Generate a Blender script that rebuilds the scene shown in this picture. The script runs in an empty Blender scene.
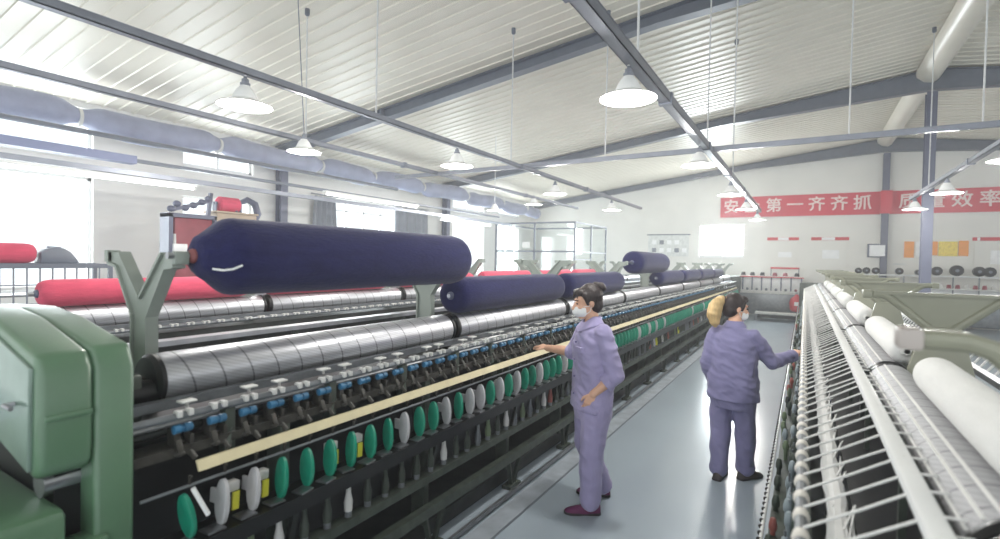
import bpy, bmesh, math, random
from mathutils import Vector, Matrix, noise
random.seed(7)
S = bpy.context.scene
COL = S.collection
V = Vector
PI = math.pi

# ------------------------------------------------------------------ camera
cam_d = bpy.data.cameras.new('camera')
cam = bpy.data.objects.new('camera', cam_d)
COL.objects.link(cam)
cam_d.sensor_fit = 'HORIZONTAL'; cam_d.sensor_width = 36.0
cam_d.lens = 510.0 * 36.0 / 1000.0
cam_d.clip_start = 0.05; cam_d.clip_end = 200
H = 1.77
def _ray(px, py): return V(((px - 500) / 510.0, -(py - 269.5) / 510.0, -1.0))
_y = _ray(805, 265).normalized()
_z = _y.cross(_ray(505, 265 - 6.0)).normalized()
if _z.y < 0: _z = -_z
_x = _y.cross(_z)
M3 = Matrix((_x, _y, _z))                      # camera axes -> world axes
cam.matrix_world = Matrix.Translation((0, 0, H)) @ M3.to_4x4()
cam_d.dof.use_dof = True; cam_d.dof.focus_distance = 4.6; cam_d.dof.aperture_fstop = 1.6
S.camera = cam

# ------------------------------------------------------------------ world and exposure
w = bpy.data.worlds.new('world'); S.world = w; w.use_nodes = True
nt = w.node_tree; bg = nt.nodes['Background']
bg.inputs['Color'].default_value = (0.93, 0.97, 1.0, 1)
bg.inputs['Strength'].default_value = 1.4
S.view_settings.view_transform = 'Standard'; S.view_settings.look = 'None'
S.view_settings.gamma = 1.0; S.view_settings.use_curve_mapping = False
S.view_settings.exposure = 0.3
HAZE = 0.0065
LAMP_W = 60.0; WINDOW_W = 28.0
S.cycles.max_bounces = 7; S.cycles.diffuse_bounces = 4; S.cycles.glossy_bounces = 3
S.cycles.transparent_max_bounces = 12; S.cycles.volume_bounces = 1
S.cycles.use_denoising = True
S.cycles.sample_clamp_indirect = 4.0

# ------------------------------------------------------------------ materials
def lin(c):
    r = []
    for x in c:
        x = x / 255.0
        r.append(x / 12.92 if x <= 0.04045 else ((x + 0.055) / 1.055) ** 2.4)
    return (r[0], r[1], r[2], 1.0)
def mat(name, c, rough=0.5, metal=0.0, var=0.08, scale=6.0, bump=0.0, bscale=80.0, coat=0.0, sheen=0.0, spec=0.5, stretch=None):
    m = bpy.data.materials.new(name); m.use_nodes = True
    t = m.node_tree; b = t.nodes['Principled BSDF']
    tc = t.nodes.new('ShaderNodeTexCoord'); mp = t.nodes.new('ShaderNodeMapping')
    t.links.new(tc.outputs['Object'], mp.inputs['Vector'])
    if stretch: mp.inputs['Scale'].default_value = stretch
    n = t.nodes.new('ShaderNodeTexNoise'); n.inputs['Scale'].default_value = scale; n.inputs['Detail'].default_value = 4
    t.links.new(mp.outputs['Vector'], n.inputs['Vector'])
    r = t.nodes.new('ShaderNodeValToRGB')
    L = lin(c)
    r.color_ramp.elements[0].position = 0.3; r.color_ramp.elements[1].position = 0.7
    r.color_ramp.elements[0].color = tuple(max(0, x * (1 - var)) for x in L[:3]) + (1,)
    r.color_ramp.elements[1].color = tuple(min(1, x * (1 + var)) for x in L[:3]) + (1,)
    t.links.new(n.outputs['Fac'], r.inputs['Fac']); t.links.new(r.outputs['Color'], b.inputs['Base Color'])
    b.inputs['Roughness'].default_value = rough; b.inputs['Metallic'].default_value = metal
    b.inputs['Coat Weight'].default_value = coat; b.inputs['Coat Roughness'].default_value = .3 if coat else .03; b.inputs['Sheen Weight'].default_value = sheen
    b.inputs['Specular IOR Level'].default_value = spec
    if bump:
        n2 = t.nodes.new('ShaderNodeTexNoise'); n2.inputs['Scale'].default_value = bscale
        t.links.new(mp.outputs['Vector'], n2.inputs['Vector'])
        bp = t.nodes.new('ShaderNodeBump'); bp.inputs['Strength'].default_value = bump; bp.inputs['Distance'].default_value = 0.01
        t.links.new(n2.outputs['Fac'], bp.inputs['Height']); t.links.new(bp.outputs['Normal'], b.inputs['Normal'])
    return m
def emit(name, c, s):
    m = bpy.data.materials.new(name); m.use_nodes = True
    b = m.node_tree.nodes['Principled BSDF']
    b.inputs['Base Color'].default_value = lin(c); b.inputs['Emission Color'].default_value = lin(c)
    b.inputs['Emission Strength'].default_value = s
    return m
def glass_mat(name, tint, gloss=0.08, fog=0.0):
    m = bpy.data.materials.new(name); m.use_nodes = True; t = m.node_tree
    out = t.nodes['Material Output']; t.nodes.remove(t.nodes['Principled BSDF'])
    tr = t.nodes.new('ShaderNodeBsdfTransparent'); tr.inputs['Color'].default_value = tint
    gl = t.nodes.new('ShaderNodeBsdfGlossy'); gl.inputs['Roughness'].default_value = 0.05
    mx = t.nodes.new('ShaderNodeMixShader'); mx.inputs[0].default_value = gloss
    t.links.new(tr.outputs[0], mx.inputs[1]); t.links.new(gl.outputs[0], mx.inputs[2])
    last = mx
    if fog:
        tl = t.nodes.new('ShaderNodeBsdfTranslucent'); tl.inputs['Color'].default_value = (0.9, 0.92, 0.95, 1)
        m2 = t.nodes.new('ShaderNodeMixShader'); m2.inputs[0].default_value = fog
        t.links.new(mx.outputs[0], m2.inputs[1]); t.links.new(tl.outputs[0], m2.inputs[2]); last = m2
    t.links.new(last.outputs[0], out.inputs['Surface'])
    return m

M = {}
M['wall'] = mat('painted wall', (226, 225, 220), 0.75, var=0.03, scale=1.5)
M['roof'] = mat('coated roof sheet', (226, 220, 206), 0.36, var=0.03, scale=2.0)
M['slate'] = mat('slate blue steel paint', (92, 96, 116), 0.4, var=0.08)
M['slate2'] = mat('grey steel paint', (104, 110, 122), 0.4, var=0.08)
M['conduit'] = mat('galvanised conduit', (128, 132, 142), 0.38, 0.5, var=0.1)
M['rod'] = mat('white rod', (205, 206, 206), 0.4)
M['green'] = mat('green machine enamel', (84, 118, 90), 0.4, var=0.08, scale=5, coat=0.7)
M['greydoor'] = mat('green cover with reflected light tint', (128, 150, 138), 0.2, 0.2, var=0.14, scale=5, coat=0.6)  # light reflected by this cover face put into a paler, greyer base colour
M['olive'] = mat('olive grey enamel', (138, 139, 122), 0.35, var=0.06)
M['tip'] = mat('grey cast tip', (172, 164, 158), 0.45)
M['sage'] = mat('sage grey enamel', (142, 150, 142), 0.35, var=0.08)
M['black'] = mat('black oiled steel', (13, 14, 16), 0.38, 0.2, var=0.25, scale=14)
M['dark'] = mat('dark greasy iron', (38, 42, 40), 0.5, 0.3, var=0.35, scale=12)
M['darkgreen'] = mat('dusty dark green iron', (62, 70, 62), 0.5, 0.2, var=0.3, scale=14)
M['grime'] = mat('brown grey greasy casting', (58, 56, 51), .5, .2, var=.4, scale=16)
M['steel'] = mat('bright steel', (170, 172, 176), 0.3, 0.9, var=0.15, scale=12)
M['dullsteel'] = mat('dull grey steel', (122, 126, 130), 0.42, 0.6, var=0.2, scale=12)
M['cream'] = mat('cream painted board', (222, 210, 172), 0.5, var=0.08, scale=9)
M['navy'] = mat('navy slubbing', (38, 39, 78), 0.95, var=0.12, scale=30, bump=0.35, bscale=110, sheen=0.15, spec=0.1, stretch=(1, 0.25, 1))
M['red'] = mat('crimson slubbing', (208, 84, 108), 0.95, var=0.1, scale=30, bump=0.3, bscale=110, sheen=0.15, spec=0.1, stretch=(1, 0.25, 1))
M['whiteyarn'] = mat('white slubbing', (222, 222, 220), 0.95, var=0.03, scale=30, bump=0.2, bscale=120, spec=0.1, stretch=(1, 0.25, 1))
M['thread'] = mat('white thread', (232, 232, 230), 0.9, var=0.05, spec=0.1)
M['white'] = mat('white enamel', (232, 233, 232), 0.3, var=0.03)
M['offwhite'] = mat('off white plastic', (205, 205, 202), 0.45, var=0.08)
M['plategreen'] = mat('green plastic', (18, 138, 110), 0.4, var=0.12, scale=14)
M['plategrey'] = mat('grey white plastic', (186, 186, 188), 0.45, var=0.1, scale=14)
M['blue'] = mat('blue roller sleeve', (48, 104, 140), 0.4, var=0.35, scale=14)
M['bluegrey'] = mat('pale blue bobbin plastic', (150, 162, 168), 0.4, var=0.15, scale=20)
M['yellow'] = mat('yellow tag', (226, 222, 70), 0.5)
M['tube_red'] = mat('red bobbin plastic', (150, 84, 76), 0.45)
M['tube_green'] = mat('moss green bobbin plastic', (104, 120, 92), 0.45)
M['bannerred'] = mat('red banner cloth', (204, 62, 78), 0.7, var=0.05, scale=2)
M['signred'] = mat('red sign board', (196, 66, 74), 0.6)
M['lettering'] = mat('pale lettering', (236, 214, 210), 0.7)
M['orange'] = mat('orange poster', (240, 160, 84), 0.6)
M['paleyellow'] = mat('yellow poster', (242, 214, 104), 0.6, var=0.2, scale=25)
M['paper'] = mat('white paper', (238, 239, 240), 0.7)
M['chart'] = mat('pale printed chart', (214, 216, 214), 0.7, var=0.12, scale=12)
M['curtain'] = mat('grey curtain', (140, 144, 152), 0.85, var=0.06)
M['duct'] = mat('blue grey duct wrap', (146, 151, 174), 0.6, var=0.14, scale=3, bump=0.3, bscale=9)
M['redpanel'] = mat('dusty red machine panel', (140, 62, 72), 0.5, var=0.15)
M['tan'] = mat('tan machine panel', (178, 160, 140), 0.55, var=0.1)
M['rust'] = mat('terracotta core', (128, 74, 74), 0.7)
M['uniform'] = mat('lavender uniform cloth', (164, 156, 194), 0.85, var=0.07, scale=9, bump=0.35, bscale=14, sheen=0.2, spec=0.2)
M['uniform_deep'] = mat('violet uniform cloth', (132, 129, 166), 0.85, var=0.08, scale=9, bump=0.35, bscale=14, sheen=0.2, spec=0.2)
M['button'] = mat('lilac button', (120, 112, 160), 0.5)
M['skin'] = mat('skin', (226, 178, 150), 0.55, var=0.05, scale=9)
M['hair'] = mat('dark brown hair', (44, 34, 34), 0.5, var=0.3, scale=30, bump=0.5, bscale=60, stretch=(1, 1, 0.3))
M['hairblond'] = mat('dyed blond hair', (206, 176, 124), 0.5, var=0.3, scale=30, bump=0.5, bscale=60, stretch=(1, 1, 0.2))
M['mask'] = mat('white face mask', (238, 238, 238), 0.8, var=0.02)
M['eye'] = mat('dark eye', (30, 22, 20), 0.2)
M['brow'] = mat('brow', (64, 46, 42), 0.8)
M['shoe_plum'] = mat('plum shoe fabric', (104, 34, 84), 0.7)
M['shoe_dark'] = mat('dark shoe', (70, 64, 62), 0.6)
M['sole'] = mat('shoe sole', (50, 44, 48), 0.7)
M['bulb'] = emit('lit lamp bulb', (255, 250, 240), 14.0)
M['tubelight'] = emit('lit fluorescent tube', (250, 252, 255), 5.0)
M['glass'] = glass_mat('window glass', (0.96, 0.98, 0.98, 1))
M['frosted'] = glass_mat('frosted glass', (0.9, 0.93, 0.94, 1), 0.05, 0.55)
M['wirecloth'] = mat('grey wire lattice', (120, 124, 134), 0.5)

# floor: worn blue grey epoxy paint with scuffs
def floor_mat():
    m = mat('worn blue grey floor paint', (166, 178, 188), 0.24, var=0.05, scale=0.9)
    t = m.node_tree; b = t.nodes['Principled BSDF']
    tc = t.nodes.new('ShaderNodeTexCoord')
    n = t.nodes.new('ShaderNodeTexNoise'); n.inputs['Scale'].default_value = 2.2; n.inputs['Detail'].default_value = 6
    t.links.new(tc.outputs['Object'], n.inputs['Vector'])
    mr = t.nodes.new('ShaderNodeMapRange'); mr.inputs['To Min'].default_value = 0.2; mr.inputs['To Max'].default_value = 0.235
    mr.inputs['From Min'].default_value = 0.3; mr.inputs['From Max'].default_value = 0.7
    t.links.new(n.outputs['Fac'], mr.inputs['Value']); t.links.new(mr.outputs['Result'], b.inputs['Roughness'])
    return m
M['floor'] = floor_mat()

# silver drum: metal sheet with thin dark bands across and faint slanted hatching
def drum_mat(name, c, metal, rough):
    m = bpy.data.materials.new(name); m.use_nodes = True; t = m.node_tree; b = t.nodes['Principled BSDF']
    tc = t.nodes.new('ShaderNodeTexCoord'); sp = t.nodes.new('ShaderNodeSeparateXYZ')
    t.links.new(tc.outputs['Object'], sp.inputs[0])
    def math_(op, a, bb, c2=None):
        n = t.nodes.new('ShaderNodeMath'); n.operation = op
        for k, x in enumerate((a, bb)):
            if x is None: continue
            if isinstance(x, (int, float)): n.inputs[k].default_value = x
            else: t.links.new(x, n.inputs[k])
        return n.outputs[0]
    fr = math_('FRACT', math_('MULTIPLY', math_('ADD', sp.outputs['Y'], math_('MULTIPLY', sp.outputs['Z'], 0.35)), 1 / 0.13), None)
    band = math_('LESS_THAN', fr, 0.07)
    hat = math_('FRACT', math_('MULTIPLY', math_('ADD', sp.outputs['Y'], math_('MULTIPLY', sp.outputs['Z'], 3.0)), 1 / 0.045), None)
    h2 = math_('LESS_THAN', hat, 0.4)
    dark = math_('ADD', math_('MULTIPLY', band, 0.55), math_('MULTIPLY', h2, 0.16))
    mix = t.nodes.new('ShaderNodeMix'); mix.data_type = 'RGBA'
    L = lin(c)
    mix.inputs[6].default_value = L; mix.inputs[7].default_value = (L[0] * .12, L[1] * .12, L[2] * .13, 1)
    t.links.new(dark, mix.inputs[0]); t.links.new(mix.outputs[2], b.inputs['Base Color'])
    n = t.nodes.new('ShaderNodeTexNoise'); n.inputs['Scale'].default_value = 20
    t.links.new(tc.outputs['Object'], n.inputs['Vector'])
    mr = t.nodes.new('ShaderNodeMapRange'); mr.inputs['To Min'].default_value = rough - .08; mr.inputs['To Max'].default_value = rough + .12
    t.links.new(n.outputs['Fac'], mr.inputs['Value']); t.links.new(mr.outputs[0], b.inputs['Roughness'])
    b.inputs['Metallic'].default_value = metal
    return m
M['drum'] = drum_mat('silver drum sheet', (196, 197, 202), 0.75, 0.34)
M['drum_white'] = drum_mat('yarn covered drum', (168, 168, 171), 0.05, 0.6)

# ------------------------------------------------------------------ mesh builder
def frame_of(d):
    d = d.normalized()
    up = V((0, 0, 1)) if abs(d.z) < 0.95 else V((1, 0, 0))
    a = d.cross(up).normalized(); return d, a, a.cross(d).normalized()
class MB:
    def __init__(s): s.v = []; s.f = []; s.m = []; s.cur = 0
    def add(s, vs, fs):
        o = len(s.v); s.v += [V(x) for x in vs]
        for f in fs: s.f.append([o + i for i in f]); s.m.append(s.cur)
        return s
    def box(s, x0, x1, y0, y1, z0, z1):
        return s.add([(x0, y0, z0), (x1, y0, z0), (x1, y1, z0), (x0, y1, z0), (x0, y0, z1), (x1, y0, z1), (x1, y1, z1), (x0, y1, z1)],
                     [(0, 3, 2, 1), (4, 5, 6, 7), (0, 1, 5, 4), (1, 2, 6, 5), (2, 3, 7, 6), (3, 0, 4, 7)])
    def bar(s, p0, p1, w, h):
        p0 = V(p0); p1 = V(p1); d, a, b = frame_of(p1 - p0)
        a = a * (w / 2); b = b * (h / 2)
        vs = [p0 - a - b, p0 + a - b, p0 + a + b, p0 - a + b, p1 - a - b, p1 + a - b, p1 + a + b, p1 - a + b]
        return s.add(vs, [(0, 1, 2, 3), (7, 6, 5, 4), (0, 4, 5, 1), (1, 5, 6, 2), (2, 6, 7, 3), (3, 7, 4, 0)])
    def rings(s, rs, caps=True):
        n = len(rs[0]); vs = [p for r in rs for p in r]; fs = []
        for i in range(len(rs) - 1):
            for k in range(n):
                k2 = (k + 1) % n
                fs.append((i * n + k, i * n + k2, (i + 1) * n + k2, (i + 1) * n + k))
        if caps:
            fs.append(tuple(reversed(range(n)))); b = (len(rs) - 1) * n; fs.append(tuple(range(b, b + n)))
        return s.add(vs, fs)
    def lathe(s, p, d, prof, n=16):
        p = V(p); d, a, b = frame_of(V(d))
        rs = [[p + d * t + (a * math.cos(2 * PI * k / n) + b * math.sin(2 * PI * k / n)) * max(r, 1e-4) for k in range(n)] for t, r in prof]
        return s.rings(rs)
    def cyl(s, p0, p1, r0, r1=None, n=12):
        p0 = V(p0); p1 = V(p1); r1 = r0 if r1 is None else r1
        return s.lathe(p0, p1 - p0, [(0, r0), ((p1 - p0).length, r1)], n)
    def tube(s, pts, r, n=8):
        pts = [V(p) for p in pts]; rs = []; a = None
        for i, p in enumerate(pts):
            d = (pts[min(i + 1, len(pts) - 1)] - pts[max(i - 1, 0)]).normalized()
            if a is None: _, a, b = frame_of(d)
            else:
                a = (a - d * a.dot(d)).normalized(); b = a.cross(d)
            rr = r[i] if isinstance(r, (list, tuple)) else r
            rs.append([p + (a * math.cos(2 * PI * k / n) + b * math.sin(2 * PI * k / n)) * rr for k in range(n)])
        return s.rings(rs)
    def ell(s, c, rx, ry=None, rz=None, n=14, m=8, rot=None):
        ry = rx if ry is None else ry; rz = rx if rz is None else rz; c = V(c); rs = []
        for i in range(m + 1):
            t = PI * i / m; ring = []
            for k in range(n):
                q = V((rx * math.sin(t) * math.cos(2 * PI * k / n), ry * math.sin(t) * math.sin(2 * PI * k / n), -rz * math.cos(t)))
                if i in (0, m): q.x += 1e-5 * math.cos(2 * PI * k / n); q.y += 1e-5 * math.sin(2 * PI * k / n)
                if rot is not None: q = rot @ q
                ring.append(c + q)
            rs.append(ring)
        return s.rings(rs)
    def caps(s, p0, r0, p1, r1, n=12):                     # limb segment with round ends
        s.cyl(p0, p1, r0, r1, n); s.ell(p0, r0, n=n, m=6); s.ell(p1, r1, n=n, m=6); return s
    def prism(s, poly, y0, y1):                            # polygon of (x, z), pushed along y
        n = len(poly)
        area = sum(poly[i][0] * poly[(i + 1) % n][1] - poly[(i + 1) % n][0] * poly[i][1] for i in range(n))
        if area < 0: poly = poly[::-1]
        vs = [(x, y0, z) for x, z in poly] + [(x, y1, z) for x, z in poly]
        fs = [tuple(range(n)), tuple(reversed(range(n, 2 * n)))]
        for k in range(n):
            k2 = (k + 1) % n; fs.append((k2, k, n + k, n + k2))
        return s.add(vs, fs)
    def prism_x(s, poly, x0, x1):                          # polygon of (y, z), pushed along x
        o = len(s.v); s.prism(poly, x0, x1)
        for i in range(o, len(s.v)):
            q = s.v[i]; s.v[i] = V((q.y, q.x, q.z))
        for i in range(len(s.f)):
            if s.f[i][0] >= o: s.f[i] = s.f[i][::-1]
        return s
    def mesh(s, name, mats, org, bevel=0, seg=2, smooth=35):
        me = bpy.data.meshes.new(name)
        me.from_pydata([v - org for v in s.v], [], s.f)
        for x in (mats if isinstance(mats, (list, tuple)) else [mats]): me.materials.append(x)
        me.polygons.foreach_set('material_index', s.m)
        if bevel:
            bm = bmesh.new(); bm.from_mesh(me)
            bmesh.ops.remove_doubles(bm, verts=bm.verts, dist=1e-5)
            es = [e for e in bm.edges if len(e.link_faces) == 2 and e.calc_face_angle(0) > 0.6]
            bmesh.ops.bevel(bm, geom=es, offset=bevel, segments=seg, profile=0.5, affect='EDGES', clamp_overlap=True)
            bm.to_mesh(me); bm.free()
        if smooth:
            me.polygons.foreach_set('use_smooth', [True] * len(me.polygons))
            me.set_sharp_from_angle(angle=math.radians(smooth))
        me.update(); return me
    def build(s, name, mats, parent=None, org=None, **k):
        if org is None:
            xs = [v.x for v in s.v]; ys = [v.y for v in s.v]; zs = [v.z for v in s.v]
            org = V(((min(xs) + max(xs)) / 2, (min(ys) + max(ys)) / 2, min(zs)))
        org = V(org)
        return place(name, s.mesh(name, mats, org, **k), parent, org)
WL = {}
def place(name, me, parent, loc):
    o = bpy.data.objects.new(name, me); COL.objects.link(o); loc = V(loc)
    if parent is not None:
        o.parent = parent; o.location = loc - WL[parent.name]
    else: o.location = loc
    WL[o.name] = loc
    return o
def thing(name, label, cat, loc, group=None):
    return tag(place(name, None, None, loc), label, cat, group)
def tag(o, label, cat, group=None):
    o['label'] = label; o['category'] = cat
    if group: o['group'] = group
    return o
def struct(o): o['kind'] = 'structure'; return o
def stuff(o): o['kind'] = 'stuff'; return o
ORD = ['first', 'second', 'third', 'fourth', 'fifth', 'sixth', 'seventh', 'eighth', 'ninth', 'tenth', 'eleventh', 'twelfth']

# ================================================================== THE HALL
XL, XR, YB, RX, RZ, SL = -10.2, 14.4, 20.0, 2.1, 5.80, 0.13
def roofz(x): return RZ - SL * abs(x - RX)
Y0 = -3.0
b = MB().box(XL - .3, XR, Y0, YB + .3, -.15, 0); struct(b.build('floor', M['floor'], smooth=0))
b = MB().box(-1.80, -1.655, .9, 18.9, 0, .006); struct(b.build('trim_1', mat('dusty pale floor strip', (158, 166, 174), .5, var=.2, scale=7), smooth=0))

b = MB().box(-1.655, -1.64, .9, 18.9, 0, .004); struct(b.build('trim_3', mat('grey floor groove', (104, 112, 120), .6), smooth=0))
def holed_wall(axis, at, th, a0, a1, z0, z1, holes):
    As = sorted({a0, a1} | {h[0] for h in holes} | {h[1] for h in holes}); Zs = sorted({z0, z1} | {h[2] for h in holes} | {h[3] for h in holes})
    m = MB()
    for i in range(len(As) - 1):
        for j in range(len(Zs) - 1):
            ca = (As[i] + As[i + 1]) / 2; cz = (Zs[j] + Zs[j + 1]) / 2
            if any(h[0] < ca < h[1] and h[2] < cz < h[3] for h in holes): continue
            if axis == 'x': m.box(at - th, at, As[i], As[i + 1], Zs[j], Zs[j + 1])
            else: m.box(As[i], As[i + 1], at, at + th, Zs[j], Zs[j + 1])
    return m
WIN = [(1.3, 3.82, 3.3, 4.1), (1.3, 3.82, 1.15, 2.98), (5.24, 6.68, 3.44, 3.95), (5.24, 6.68, 1.15, 2.86), (8.72, 11.2, 1.15, 3.22),
       (13.9, 15.85, 3.45, 4.0), (13.9, 15.85, 1.15, 3.0), (16.85, 18.5, 3.5, 4.0), (16.85, 18.5, 1.15, 3.0)]
struct(holed_wall('x', XL, .24, Y0, YB + .24, 0, roofz(XL) + .1, WIN).build('wall_left', M['wall'], smooth=0))
BW = (-3.37, -1.87, 2.0, 3.16)
wb = holed_wall('y', YB, .24, XL, XR, 0, roofz(XL), [BW])
wb.prism([(XL, roofz(XL)), (RX, RZ), (XR, roofz(XR))], YB, YB + .24)
struct(wb.build('wall_back', M['wall'], smooth=0))
# ribbed roof sheets, ribs running from eave to ridge
pit = .225; prof = []
y = Y0
while y < YB + .3:
    prof += [(y, 0), (y + .178, 0), (y + .188, -.017), (y + .208, -.017), (y + .218, 0)]; y += pit
cm = MB()
for xa, xb in ((XL - .1, RX), (RX, XR)):
    vs = []; n = len(prof)
    for yy, dz in prof: vs.append((xa, yy, roofz(xa) + dz))
    for yy, dz in prof: vs.append((xb, yy, roofz(xb) + dz))
    for yy, dz in prof: vs.append((xa, yy, roofz(xa) + .1))
    for yy, dz in prof: vs.append((xb, yy, roofz(xb) + .1))
    fs = [(i, n + i, n + i + 1, i + 1) for i in range(n - 1)] + [(2 * n + i, 2 * n + i + 1, 3 * n + i + 1, 3 * n + i) for i in range(n - 1)]
    cm.add(vs, fs)
struct(cm.build('ceiling', M['roof'], smooth=0))
# ridge duct
m = MB()
m.prism([(RX - .27, roofz(RX - .27) - .03), (RX - .25, roofz(RX - .27) - .13), (RX - .13, 5.53), (RX + .02, 5.5), (RX + .1, 5.56), (RX + .1, 5.76), (RX, 5.78)], Y0, YB)
struct(m.build('trim_2', M['roof'], smooth=50))
# rafters and columns
def rafter(xa, xb, yy, da, db, name='roof_beam'):
    za = roofz(xa) - .035; zb = roofz(xb) - .035; m = MB()
    xm = xa + (xb - xa) * .68; zm = za + (zb - za) * .68; dm = .16
    m.prism([(xa, za), (xb, zb), (xb, zb - db), (xm, zm - dm), (xa, za - da)], yy - .008, yy + .008)
    m.prism([(xa, za), (xb, zb), (xb, zb - .016), (xa, za - .016)], yy - .09, yy + .09)
    m.prism([(xa, za - da), (xm, zm - dm), (xm, zm - dm - .016), (xa, za - da - .016)], yy - .09, yy + .09)
    m.prism([(xm, zm - dm), (xb, zb - db), (xb, zb - db - .016), (xm, zm - dm - .016)], yy - .09, yy + .09)
    xs = xa + (xb - xa) * .26; zs = za + (zb - za) * .26; ds = da + (.16 - da) * .38
    m.prism([(xs - .02, zs + .0), (xs + .02, zs + .0), (xs + .02, zs - ds - .07), (xs - .02, zs - ds - .07)], yy - .11, yy + .11)
    return struct(m.build(name, M['slate2'], smooth=0))
for yy in (1.4, 7.28, 13.35, 19.86):
    rafter(XL, RX, yy, .2, .4); rafter(XR, RX, yy, .2, .4)
def column(x, yy, top, name='column', turn=False):
    m = MB(); hw = .085
    if turn:
        m.box(x - .1, x - .085, yy - hw, yy + hw, 0, top); m.box(x + .085, x + .1, yy - hw, yy + hw, 0, top); m.box(x - .09, x + .09, yy - .006, yy + .006, 0, top)
    else:
        m.box(x - hw, x + hw, yy - .1, yy - .085, 0, top); m.box(x - hw, x + hw, yy + .085, yy + .1, 0, top); m.box(x - .006, x + .006, yy - .09, yy + .09, 0, top)
    m.box(x - .13, x + .13, yy - .14, yy + .14, 0, .02)
    return struct(m.build(name, M['slate'], smooth=0))
for yy in (7.28, 13.35): column(XL + .14, yy, roofz(XL) - .3, turn=True); column(RX, yy, 5.3)
column(RX, 19.86, 5.3)
# dusty air of the hall
m = MB().box(XL - .5, XR + .2, Y0 - .2, YB + .6, -.2, 6.2)
hm = bpy.data.materials.new('dusty air'); hm.use_nodes = True; t = hm.node_tree; t.nodes.remove(t.nodes['Principled BSDF'])
vs_ = t.nodes.new('ShaderNodeVolumeScatter'); vs_.inputs['Density'].default_value = HAZE; vs_.inputs['Color'].default_value = (.96, .97, 1, 1); vs_.inputs['Anisotropy'].default_value = .3
t.links.new(vs_.outputs[0], t.nodes['Material Output'].inputs['Volume'])
hz = stuff(m.build('haze', hm, smooth=0)); tag(hz, 'thin pale dusty air filling the whole hall', 'haze')

# windows
def window(k, axis, at, h, nv, nh, glass='glass'):
    a0, a1, z0, z1 = h; f = MB(); t = .05
    def bx(A0, A1, Z0, Z1, d0, d1):
        if axis == 'x': f.box(at - d1, at - d0, A0, A1, Z0, Z1)
        else: f.box(A0, A1, at + d0, at + d1, Z0, Z1)
    bx(a0, a1, z0, z0 + t, .08, .14); bx(a0, a1, z1 - t, z1, .08, .14); bx(a0, a0 + t, z0, z1, .08, .14); bx(a1 - t, a1, z0, z1, .08, .14)
    for i in range(1, nv):
        c = a0 + (a1 - a0) * i / nv; bx(c - .02, c + .02, z0, z1, .085, .13)
    for zz in nh: bx(a0, a1, zz - .02, zz + .02, .085, .13)
    bx(a0, a1, z0 - .03, z0, -.05, .1)
    o = struct(f.build('window_%d' % k, M['white'], smooth=0))
    g = MB()
    if axis == 'x': g.box(at - .112, at - .106, a0, a1, z0, z1)
    else: g.box(a0, a1, at + .106, at + .112, z0, z1)
    g.build('window_pane', M[glass], o, smooth=0)
for k, h in enumerate(WIN):
    window(k + 1, 'x', XL, h, 4 if k == 4 else 2, [2.92] if k == 4 else [], 'glass')
window(10, 'y', YB, BW, 2, [])
def daylight(loc, rot, sx, sy, watts):                          # daylight coming in through an opening
    l = bpy.data.lights.new('window_daylight', 'AREA'); l.shape = 'RECTANGLE'; l.size = sx; l.size_y = sy; l.energy = watts; l.color = (.93, .97, 1)
    o = bpy.data.objects.new('window_daylight', l); COL.objects.link(o); o.location = loc; o.rotation_euler = rot
for h in WIN: daylight((XL - .26, (h[0] + h[1]) / 2, (h[2] + h[3]) / 2), (0, -PI / 2, 0), h[3] - h[2], h[1] - h[0], WINDOW_W * (h[3] - h[2]) * (h[1] - h[0]))
daylight(((BW[0] + BW[1]) / 2, YB + .26, (BW[2] + BW[3]) / 2), (-PI / 2, 0, 0), BW[1] - BW[0], BW[3] - BW[2], WINDOW_W * 9 * 1.7)

# ------------------------------------------------------------------ ceiling services
def pipe(name, pts, r, mt, label, cat, n=8, group=None):
    return tag(MB().tube(pts, r, n).build(name, M[mt]), label, cat, group)
XB, XA, XC, XD = -1.04, -3.62, -5.35, 1.72
ZC = 3.1
def tray(name, x, z, y0, y1, wd, hh, mt, label, fittings):
    root = thing(name, label, 'cable tray', (x, (y0 + y1) / 2, z))
    m = MB(); m.box(x - wd / 2, x + wd / 2, y0, y1, z, z + .006); m.box(x - wd / 2, x - wd / 2 + .006, y0, y1, z, z + hh); m.box(x + wd / 2 - .006, x + wd / 2, y0, y1, z, z + hh)
    m.box(x - wd / 2 - .004, x + wd / 2 + .004, y0, y1, z + hh, z + hh + .004)
    m.build('tray_channel', M[mt], root, smooth=0)
    for yy in fittings:
        c = MB().box(x - wd / 2 - .012, x + wd / 2 + .012, yy - .03, yy + .03, z - .012, z + hh + .015)
        c.build('joint_clamp', M['slate2'], root, smooth=0)
    return root
tray('cable_tray', XB, ZC, 1.0, 14.7, .085, .07, 'conduit', 'grey steel cable tray carrying the lamps over the aisle between the two women', [2.4, 4.4, 6.4, 8.4, 10.4])
tray('cable_tray', XA, ZC, -1.0, 13.0, .06, .05, 'conduit', 'grey steel cable tray crossing above the big navy roll', [6.6, 9.2])
tray('cable_tray', XC, 3.16, -1.0, 13.0, .06, .05, 'conduit', 'grey steel cable tray nearer the window wall, beside the wrapped air duct', [6.0, 10.0])
tray('cable_tray', XD, ZC - .04, 4.0, 12.5, .06, .05, 'conduit', 'pale steel cable tray to the right of the column, carrying lit lamps', [6.0, 8.4])
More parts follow.
